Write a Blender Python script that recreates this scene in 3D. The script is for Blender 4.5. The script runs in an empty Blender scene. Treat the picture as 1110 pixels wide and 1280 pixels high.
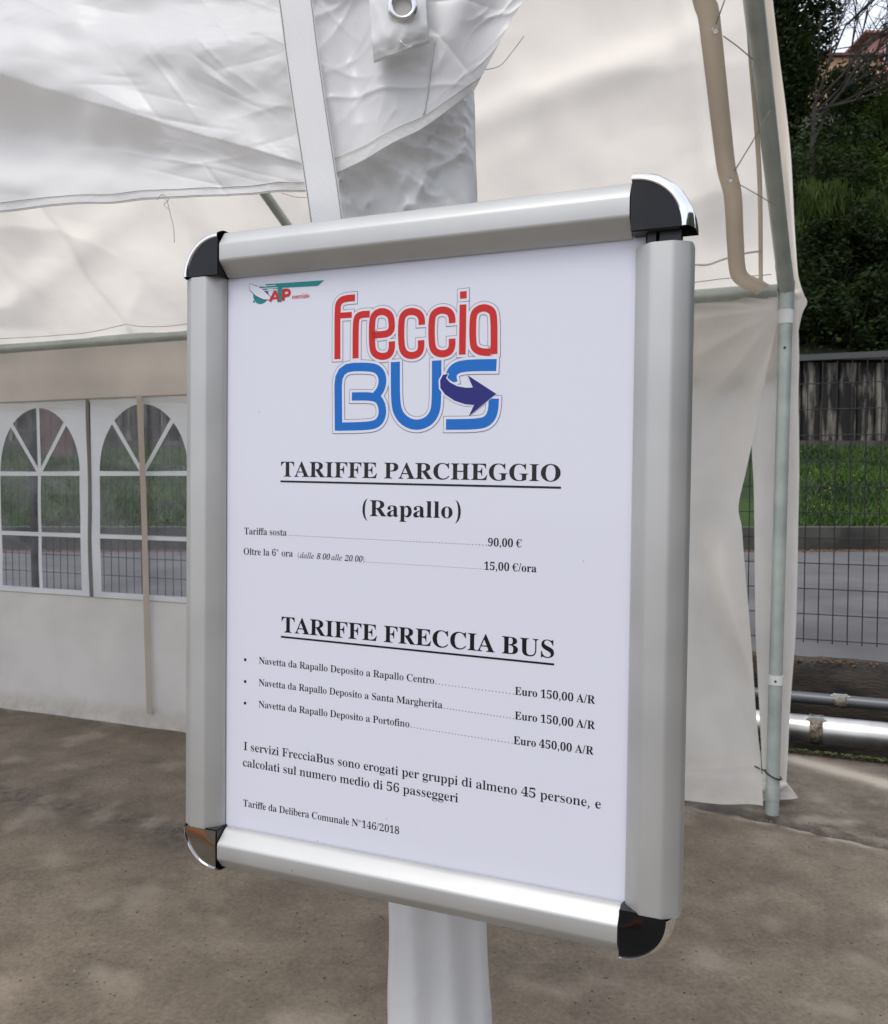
import bpy, math, random
from mathutils import Vector, Matrix, noise, Euler
from math import sin, cos, pi, radians, sqrt, atan2
random.seed(7)
S = bpy.context.scene
COL = S.collection
# ------------------------------------------------------------------ camera, sky, sun, exposure
EYE = Vector((0, 0, 1.25)); FPX = 1085.0; CX, CY = 555.0, 640.0
PITCH = math.atan(45 / FPX)
cd = bpy.data.cameras.new('camera'); cam = bpy.data.objects.new('camera', cd); COL.objects.link(cam)
cam.location = EYE; cam.rotation_euler = (pi / 2 - PITCH, 0, 0)
cd.sensor_fit = 'HORIZONTAL'; cd.sensor_width = 36; cd.lens = FPX / 1110 * 36
cd.clip_start = .02; cd.clip_end = 600
cd.dof.use_dof = True; cd.dof.focus_distance = .585; cd.dof.aperture_fstop = 42
S.camera = cam
W = bpy.data.worlds.new("World"); S.world = W; W.use_nodes = True
wn = W.node_tree; bg = wn.nodes['Background']
SUN_EL, SUN_AZ = radians(58), radians(205)      # azimuth clockwise from +Y: behind the camera, a little left
sky = wn.nodes.new('ShaderNodeTexSky'); sky.sky_type = 'NISHITA'; sky.sun_disc = False
sky.sun_elevation = SUN_EL; sky.sun_rotation = SUN_AZ; sky.dust_density = 2.0; sky.air_density = 1.2
# overcast: the clear sky seen through a nearly closed, uneven cloud layer
tc = wn.nodes.new('ShaderNodeTexCoord'); cn = wn.nodes.new('ShaderNodeTexNoise')
cn.inputs['Scale'].default_value = 2.4; cn.inputs['Detail'].default_value = 6
wn.links.new(tc.outputs['Generated'], cn.inputs['Vector'])
cr = wn.nodes.new('ShaderNodeValToRGB')
cr.color_ramp.elements[0].position = .3; cr.color_ramp.elements[0].color = (5.6, 6.0, 7.0, 1)
cr.color_ramp.elements[1].position = .7; cr.color_ramp.elements[1].color = (8.8, 9.0, 9.6, 1)
wn.links.new(cn.outputs['Fac'], cr.inputs['Fac'])
mx = wn.nodes.new('ShaderNodeMix'); mx.data_type = 'RGBA'; mx.inputs[0].default_value = .8
wn.links.new(sky.outputs[0], mx.inputs[6]); wn.links.new(cr.outputs[0], mx.inputs[7])
wn.links.new(mx.outputs[2], bg.inputs['Color']); bg.inputs['Strength'].default_value = .1
sl = bpy.data.lights.new('sun', 'SUN'); sl.energy = 1.0; sl.angle = radians(25); sl.color = (1, .96, .9)
so = bpy.data.objects.new('sun', sl); COL.objects.link(so)
sdir = Vector((sin(SUN_AZ) * cos(SUN_EL), cos(SUN_AZ) * cos(SUN_EL), sin(SUN_EL)))
so.rotation_euler = sdir.to_track_quat('Z', 'Y').to_euler()
S.view_settings.view_transform = 'Standard'; S.view_settings.look = 'None'
S.view_settings.exposure = 0.75; S.view_settings.gamma = 1; S.view_settings.use_curve_mapping = False
S.render.engine = 'CYCLES'; S.cycles.max_bounces = 10; S.cycles.transparent_max_bounces = 24

# ------------------------------------------------------------------ helpers
FW = Vector((0, cos(PITCH), -sin(PITCH))); UP = Vector((0, sin(PITCH), cos(PITCH))); RT = Vector((1, 0, 0))
def ray(x, y): return FW + RT * ((x - CX) / FPX) - UP * ((y - CY) / FPX)
def at(x, y, Y):                      # the point at depth Y
    d = ray(x, y); return EYE + d * (Y / d.y)
def onplane(x, y, p, n):
    d = ray(x, y); return EYE + d * ((p - EYE).dot(n) / d.dot(n))
def onground(x, y, z=0): return onplane(x, y, Vector((0, 0, z)), Vector((0, 0, 1)))
# frame of the tent: U runs left along its back wall, D away from the camera
U = Vector((-.9262, .3770, 0)).normalized(); D = Vector((.3770, .9262, 0)).normalized(); Z = Vector((0, 0, 1))
O = onground(965, 1016)
def td(t, d, z=0): return O + U * t + D * d + Z * z
def onwall(x, y, d=0): return onplane(x, y, O + D * d, D)
def wt(x, y=600, d=0):
    p = onwall(x, y, d) - O; return p.dot(U), p.z
NL = Vector((-.008, .715, 0))          # near leg
def near(x, y, off=0): return onplane(x, y, NL + D * off, D)

def link(o, parent=None):
    COL.objects.link(o)
    if parent is not None: o.parent = parent
    return o
def tag(o, label=None, cat=None, group=None, kind=None):
    if label: o['label'] = label
    if cat: o['category'] = cat
    if group: o['group'] = group
    if kind: o['kind'] = kind
    return o
def empty(name, loc=(0, 0, 0), rot=None):
    o = bpy.data.objects.new(name, None); o.empty_display_size = .1; link(o); o.location = loc
    if rot is not None: o.rotation_euler = rot
    return o
def mesh(name, v, f, mat=None, parent=None, smooth=False, inv=None):
    me = bpy.data.meshes.new(name)
    me.from_pydata([tuple(p) for p in v], [], f); me.update()
    if smooth:
        me.polygons.foreach_set('use_smooth', [True] * len(me.polygons))
    if mat is not None: me.materials.append(mat)
    o = bpy.data.objects.new(name, me); link(o, parent)
    if parent is not None and inv is not False and inv is None:
        # vertices given in world space: bring them into the parent's frame
        if parent.type == 'EMPTY' or True:
            o.matrix_parent_inverse = wm(parent).inverted()
    return o
def wm(o):
    m = Matrix.LocRotScale(o.location, o.rotation_euler, o.scale)
    if o.parent is not None: m = wm(o.parent) @ o.matrix_parent_inverse @ m
    return m
class MB:
    def __init__(s): s.v = []; s.f = []
    def add(s, v, f):
        n = len(s.v); s.v += [Vector(p) for p in v]; s.f += [tuple(i + n for i in q) for q in f]
    def box(s, c, ax, ay, az):        # centre and three half-extent vectors
        c = Vector(c); v = [c + ax * i + ay * j + az * k for i in (-1, 1) for j in (-1, 1) for k in (-1, 1)]
        s.add(v, [(0, 1, 3, 2), (4, 6, 7, 5), (0, 4, 5, 1), (2, 3, 7, 6), (0, 2, 6, 4), (1, 5, 7, 3)])
    def tube(s, pts, r, n=10, caps=True):
        pts = [Vector(p) for p in pts]; rs = r if isinstance(r, (list, tuple)) else [r] * len(pts)
        rings = []; prev = None
        for i, p in enumerate(pts):
            d = (pts[min(i + 1, len(pts) - 1)] - pts[max(i - 1, 0)]).normalized()
            a = prev if prev is not None else (Vector((0, 0, 1)) if abs(d.z) < .9 else Vector((1, 0, 0)))
            x = (a - d * a.dot(d)).normalized(); y = d.cross(x); prev = x
            rings.append([p + (x * cos(2 * pi * k / n) + y * sin(2 * pi * k / n)) * rs[i] for k in range(n)])
        v = [q for ring in rings for q in ring]; f = []
        for i in range(len(pts) - 1):
            for k in range(n): f.append((i * n + k, i * n + (k + 1) % n, (i + 1) * n + (k + 1) % n, (i + 1) * n + k))
        if caps: f.append(tuple(range(n))[::-1]); f.append(tuple((len(pts) - 1) * n + k for k in range(n)))
        s.add(v, f)
    def build(s, name, mat, parent=None, smooth=False, inv=None): return mesh(name, s.v, s.f, mat, parent, smooth, inv)
def autosmooth(o, ang=35):
    me = o.data
    me.polygons.foreach_set('use_smooth', [True] * len(me.polygons))
    try: me.set_sharp_from_angle(angle=radians(ang))
    except Exception: pass
    return o
def fbm(p, o=3):
    a, s, t = 1, 0, 0
    for i in range(o): s += a * noise.noise(p); t += a; p = p * 2.03; a *= .5
    return s / t
def crease(p, o=3):
    a, s, t = 1, 0, 0
    for i in range(o): s += a * (1 - min(1, abs(noise.noise(p)) * 3.2)); t += a; p = p * 1.9 + Vector((7.1, 3.3, 1.7)); a *= .55
    return s / t
def sharp(p, o=3):                    # crisp creases: narrow ridges on flat ground
    return crease(p, o) ** 2.4
class Creases:                        # straight pressed-in creases, as in folded tarpaulin; works in (x, z)
    def __init__(s, n, x0, x1, z0, z1, amp, wid, ln, seed, ang=(-1.2, 1.2)):
        R_ = random.Random(seed); s.l = []
        for i in range(n):
            a = R_.uniform(*ang); s.l.append((R_.uniform(x0, x1), R_.uniform(z0, z1), cos(a), sin(a), amp * R_.uniform(.3, 1) * R_.choice((1, 1, -1)), wid * R_.uniform(.6, 1.6), ln * R_.uniform(.4, 1.4)))
    def __call__(s, x, z):
        t = 0
        for cx, cz, c, q, am, w, l in s.l:
            dx, dz = x - cx, z - cz; u = dx * c + dz * q
            if abs(u) > l: continue
            v = abs(-dx * q + dz * c)
            if v < 5 * w: t += am * math.exp(-v / w) * (1 - (u / l) ** 2)
        return t
def sstep(a, b, x):
    t = max(0, min(1, (x - a) / (b - a))); return t * t * (3 - 2 * t)
def gauss(x, s): return math.exp(-x * x / (2 * s * s))
def cr1(P, t):                        # Catmull-Rom along a list (Vectors or floats)
    n = len(P) - 1; t = max(0, min(n, t)); i = min(int(t), n - 1); u = t - i
    p1, p2 = P[i], P[i + 1]; p0 = P[i - 1] if i > 0 else p1 * 2 - p2; p3 = P[i + 2] if i + 2 <= n else p2 * 2 - p1
    return (p1 * 2 + (p2 - p0) * u + (p0 * 2 - p1 * 5 + p2 * 4 - p3) * (u * u) + (p1 * 3 - p0 - p2 * 3 + p3) * (u * u * u)) * .5
class Sheet:                          # a cloth through a grid of points, with a height field along nrm
    def __init__(s, rows, nrm, h): s.rows = rows; s.n = nrm; s.h = h
    def pt(s, a, b, off=0):           # a across, b down, 0..1
        R = [cr1(r, a * (len(r) - 1)) for r in s.rows]
        p = cr1(R, b * (len(R) - 1)); return p + s.n * (s.h(a, b, p) + off)
    def build(s, name, nu, nv, mat, parent, a0=0, a1=1, b0=0, b1=1, off=0, keep=None):
        v = []
        for j in range(nv + 1):
            b = b0 + (b1 - b0) * j / nv
            R0 = None
            for i in range(nu + 1): v.append(s.pt(a0 + (a1 - a0) * i / nu, b, off))
        f = []
        for j in range(nv):
            for i in range(nu):
                if keep and not keep((i + .5) / nu, (j + .5) / nv): continue
                k = j * (nu + 1) + i; f.append((k, k + nu + 1, k + nu + 2, k + 1))
        return mesh(name, v, f, mat, parent, True)
def ribbon(pts, w, nrm, th, seg=None):   # flat band along points; nrm faces the camera
    m = MB(); pts = [Vector(p) for p in pts]; n = len(pts); v = []
    for i, p in enumerate(pts):
        d = (pts[min(i + 1, n - 1)] - pts[max(i - 1, 0)]).normalized()
        x = d.cross(nrm).normalized(); ww = w[i] if isinstance(w, (list, tuple)) else w
        for a, b in ((-1, 1), (1, 1), (1, -1), (-1, -1)): v.append(p + x * (a * ww / 2) + nrm * (b * th / 2))
    f = []
    for i in range(n - 1):
        for k in range(4): f.append((i * 4 + k, (i + 1) * 4 + k, (i + 1) * 4 + (k + 1) % 4, i * 4 + (k + 1) % 4))
    f += [(3, 2, 1, 0), tuple((n - 1) * 4 + k for k in range(4))]
    m.add(v, f); return m
def smoothline(P, n):
    P = [Vector(p) for p in P]; return [cr1(P, (len(P) - 1) * i / n) for i in range(n + 1)]

# ------------------------------------------------------------------ materials
def mat(name, col=(.5, .5, .5), rough=.6, metal=0, **kw):
    m = bpy.data.materials.new(name); m.use_nodes = True; nt = m.node_tree; b = nt.nodes['Principled BSDF']
    b.inputs['Base Color'].default_value = (*col, 1); b.inputs['Roughness'].default_value = rough
    b.inputs['Metallic'].default_value = metal
    for k, v in kw.items():
        b.inputs[k.replace('_', ' ')].default_value = v
    return m
def N(m, t, **kw):
    n = m.node_tree.nodes.new(t)
    for k, v in kw.items():
        if k in n.inputs: n.inputs[k].default_value = v
        else: setattr(n, k, v)
    return n
def L(m, a, b): m.node_tree.links.new(a, b)
def vary(m, c1, c2, scale, detail=5, rough=None, bump=0, bscale=None, dist=.01, lo=.35, hi=.65, stretch=None, coord='Object'):
    """colour between c1 and c2 by noise, with a fine bump"""
    b = m.node_tree.nodes['Principled BSDF']; t = N(m, 'ShaderNodeTexCoord'); src = t.outputs[coord]
    if stretch:
        mp = N(m, 'ShaderNodeMapping'); mp.inputs['Scale'].default_value = stretch; L(m, src, mp.inputs[0]); src = mp.outputs[0]
    n = N(m, 'ShaderNodeTexNoise', Scale=scale, Detail=detail); L(m, src, n.inputs['Vector'])
    r = N(m, 'ShaderNodeValToRGB'); e = r.color_ramp.elements; e[0].position = lo; e[1].position = hi
    e[0].color = (*c1, 1); e[1].color = (*c2, 1); L(m, n.outputs['Fac'], r.inputs[0]); L(m, r.outputs[0], b.inputs['Base Color'])
    if rough:
        mr = N(m, 'ShaderNodeMapRange'); mr.inputs['To Min'].default_value = rough[0]; mr.inputs['To Max'].default_value = rough[1]
        L(m, n.outputs['Fac'], mr.inputs[0]); L(m, mr.outputs[0], b.inputs['Roughness'])
    if bump:
        n2 = N(m, 'ShaderNodeTexNoise', Scale=bscale or scale * 4, Detail=6); L(m, src, n2.inputs['Vector'])
        bp = N(m, 'ShaderNodeBump', Strength=bump, Distance=dist); L(m, n2.outputs['Fac'], bp.inputs['Height']); L(m, bp.outputs[0], b.inputs['Normal'])
    return r
def fabric(name, col, trans, tcol, rough=.5, bump=.25, bscale=60, c2=None, ridged=0, splash=False):
    m = mat(name, col, rough); nt = m.node_tree; b = nt.nodes['Principled BSDF']; out = nt.nodes['Material Output']
    t = N(m, 'ShaderNodeTexCoord')
    n = N(m, 'ShaderNodeTexNoise', Scale=3.0, Detail=6); L(m, t.outputs['Object'], n.inputs['Vector'])
    r = N(m, 'ShaderNodeValToRGB'); e = r.color_ramp.elements; e[0].position = .35; e[1].position = .62
    c2 = c2 or tuple(x * .88 for x in col)
    e[0].color = (*c2, 1); e[1].color = (*col, 1); L(m, n.outputs['Fac'], r.inputs[0]); L(m, r.outputs[0], b.inputs['Base Color'])
    n2 = N(m, 'ShaderNodeTexNoise', Scale=bscale, Detail=7, Roughness=.6); L(m, t.outputs['Object'], n2.inputs['Vector'])
    n3 = N(m, 'ShaderNodeTexNoise', Scale=bscale * .2, Detail=5, Distortion=.8); L(m, t.outputs['Object'], n3.inputs['Vector'])
    ad = N(m, 'ShaderNodeMath', operation='MULTIPLY_ADD'); ad.inputs[1].default_value = .25
    L(m, n2.outputs['Fac'], ad.inputs[0]); L(m, n3.outputs['Fac'], ad.inputs[2])
    bp = N(m, 'ShaderNodeBump', Strength=bump, Distance=.012); L(m, ad.outputs[0], bp.inputs['Height'])
    L(m, bp.outputs[0], b.inputs['Normal'])
    if ridged:
        rn_ = N(m, 'ShaderNodeTexNoise', Scale=15, Detail=5, Roughness=.55, Distortion=.7); rn_.noise_type = 'RIDGED_MULTIFRACTAL'; L(m, t.outputs['Object'], rn_.inputs['Vector'])
        b2 = N(m, 'ShaderNodeBump', Strength=ridged, Distance=.004); L(m, rn_.outputs['Fac'], b2.inputs['Height']); L(m, bp.outputs[0], b2.inputs['Normal']); L(m, b2.outputs[0], b.inputs['Normal'])
    base_out = r.outputs[0]
    if splash:            # mud splashed on the lowest hand's breadth
        sx_ = N(m, 'ShaderNodeSeparateXYZ'); L(m, t.outputs['Object'], sx_.inputs[0])
        mz = N(m, 'ShaderNodeMapRange'); mz.inputs['From Max'].default_value = .0; mz.inputs['To Max'].default_value = .4; mz.inputs['From Min'].default_value = .11; mz.inputs['From Max'].default_value = .0; L(m, sx_.outputs['Z'], mz.inputs[0])
        nz = N(m, 'ShaderNodeTexNoise', Scale=16, Detail=8, Roughness=.7); L(m, t.outputs['Object'], nz.inputs['Vector'])
        mr2 = N(m, 'ShaderNodeMapRange'); mr2.inputs['From Min'].default_value = .40; mr2.inputs['From Max'].default_value = .66; L(m, nz.outputs['Fac'], mr2.inputs[0])
        ml = N(m, 'ShaderNodeMath', operation='MULTIPLY'); L(m, mz.outputs[0], ml.inputs[0]); L(m, mr2.outputs[0], ml.inputs[1])
        mxx = N(m, 'ShaderNodeMix'); mxx.data_type = 'RGBA'; L(m, ml.outputs[0], mxx.inputs[0]); L(m, r.outputs[0], mxx.inputs[6]); mxx.inputs[7].default_value = (.34, .29, .235, 1)
        base_out = mxx.outputs[2]; L(m, base_out, b.inputs['Base Color'])
    tr = N(m, 'ShaderNodeBsdfTranslucent'); tr.inputs[0].default_value = (*tcol, 1)
    mt = N(m, 'ShaderNodeMix'); mt.data_type = 'RGBA'; mt.blend_type = 'MULTIPLY'; mt.inputs[0].default_value = .8
    L(m, base_out, mt.inputs[6]); mt.inputs[7].default_value = (*tcol, 1); L(m, mt.outputs[2], tr.inputs[0])
    mxs = N(m, 'ShaderNodeMixShader'); mxs.inputs[0].default_value = trans
    L(m, b.outputs[0], mxs.inputs[1]); L(m, tr.outputs[0], mxs.inputs[2]); L(m, mxs.outputs[0], out.inputs[0])
    return m
def schlick(m):
    lw_ = N(m, 'ShaderNodeLayerWeight'); lw_.inputs['Blend'].default_value = .5
    pw = N(m, 'ShaderNodeMath', operation='POWER'); pw.inputs[1].default_value = 5; L(m, lw_.outputs['Facing'], pw.inputs[0])
    ma_ = N(m, 'ShaderNodeMath', operation='MULTIPLY_ADD'); ma_.inputs[1].default_value = .93; ma_.inputs[2].default_value = .026; L(m, pw.outputs[0], ma_.inputs[0])
    return ma_.outputs[0]
M = {}
M['roof'] = fabric('tent_roof_fabric', (.90, .862, .815), .72, (1, .955, .895), .6, .15, 25)
M['wall'] = fabric('tent_wall_fabric', (.88, .845, .80), .64, (1, .95, .89), .55, .12, 22, splash=True)
M['skirt'] = fabric('tent_skirt_plastic', (.94, .915, .88), .62, (1, .97, .92), .4, .12, 22, splash=True)
M['tarp'] = fabric('white_tarpaulin', (.86, .86, .87), .32, (.95, .95, .95), .34, .15, 26, (.83, .83, .835), ridged=.4)
M['tarp_grey'] = fabric('grey_tarpaulin', (.95, .95, .95), .38, (1, 1, 1), .28, .12, 30, (.91, .91, .92), ridged=.35)
M['hem'] = fabric('hem_tape', (.78, .77, .76), .2, (.8, .8, .8), .5, .4, 70)
M['band'] = fabric('window_band_plastic', (.90, .92, .94), .5, (.95, .97, 1), .4, .1, 12)
M['strip'] = fabric('beige_hem_tube', (.84, .80, .74), .62, (1, .97, .93), .6, .2, 40)
M['seam'] = mat('grey_seam', (.33, .30, .27), .8)
M['thread'] = mat('grey_cord', (.36, .34, .32), .8)
M['tube'] = mat('galvanised_tube', (.50, .55, .53), .42, .35); vary(M['tube'], (.36, .41, .39), (.48, .53, .505), 9, rough=(.35, .55), bump=.1, bscale=60, dist=.001)
M['sleeve'] = mat('white_plastic_sleeve', (.68, .70, .70), .45)
M['alu'] = mat('satin_aluminium', (.80, .80, .79), .36, .66)
vary(M['alu'], (.47, .47, .462), (.52, .52, .51), 14, rough=(.42, .56), bump=.05, bscale=900, dist=.0004, coord='Object')
def specks(m, scale, th, dark):
    nt = m.node_tree; b = nt.nodes['Principled BSDF']; src = b.inputs['Base Color'].links[0].from_socket
    t = N(m, 'ShaderNodeTexCoord'); v = N(m, 'ShaderNodeTexVoronoi', Scale=scale); L(m, t.outputs['Object'], v.inputs['Vector'])
    n = N(m, 'ShaderNodeTexNoise', Scale=scale * .22, Detail=3); L(m, t.outputs['Object'], n.inputs['Vector'])
    a = N(m, 'ShaderNodeMath', operation='LESS_THAN'); a.inputs[1].default_value = th; L(m, v.outputs['Distance'], a.inputs[0])
    c = N(m, 'ShaderNodeMath', operation='GREATER_THAN'); c.inputs[1].default_value = .60; L(m, n.outputs['Fac'], c.inputs[0])
    k = N(m, 'ShaderNodeMath', operation='MULTIPLY'); L(m, a.outputs[0], k.inputs[0]); L(m, c.outputs[0], k.inputs[1])
    x = N(m, 'ShaderNodeMix'); x.data_type = 'RGBA'; L(m, k.outputs[0], x.inputs[0]); L(m, src, x.inputs[6]); x.inputs[7].default_value = (*dark, 1)
    L(m, x.outputs[2], b.inputs['Base Color'])
specks(M['alu'], 70, .07, (.16, .14, .12))
M['chrome'] = mat('chrome', (.88, .88, .9), .12, 1)
M['dark_reflection'] = mat('dark_reflection_insert', (.004, .0045, .006), .05, 0, Specular_IOR_Level=.35)  # black base colour stands in for dark surroundings mirrored in the chrome
M['mirror'] = mat('mirror_insert', (.33, .32, .31), .08, 1)
M['black'] = mat('black_plastic', (.012, .012, .013), .4)
M['paper'] = mat('poster_paper', (.69, .695, .775), .55, 0, Specular_IOR_Level=.08)
M['ink'] = mat('black_ink', (.008, .008, .011), .7, 0, Specular_IOR_Level=.08)
M['red'] = mat('red_ink', (.54, .012, .007), .5, 0, Specular_IOR_Level=.08)
M['blue'] = mat('blue_ink', (.0, .135, .50), .5, 0, Specular_IOR_Level=.08)
M['navy'] = mat('navy_ink', (.012, .012, .16), .5, 0, Specular_IOR_Level=.08)
M['teal'] = mat('teal_ink', (.0, .22, .22), .5, 0, Specular_IOR_Level=.08)
M['white_ink'] = mat('poster_white', (.70, .70, .775), .55, 0, Specular_IOR_Level=.08)
M['outline'] = mat('outline_ink', (.04, .04, .06), .6, 0, Specular_IOR_Level=.08)
M['board'] = mat('backing_board', (.25, .25, .25), .7)
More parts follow.
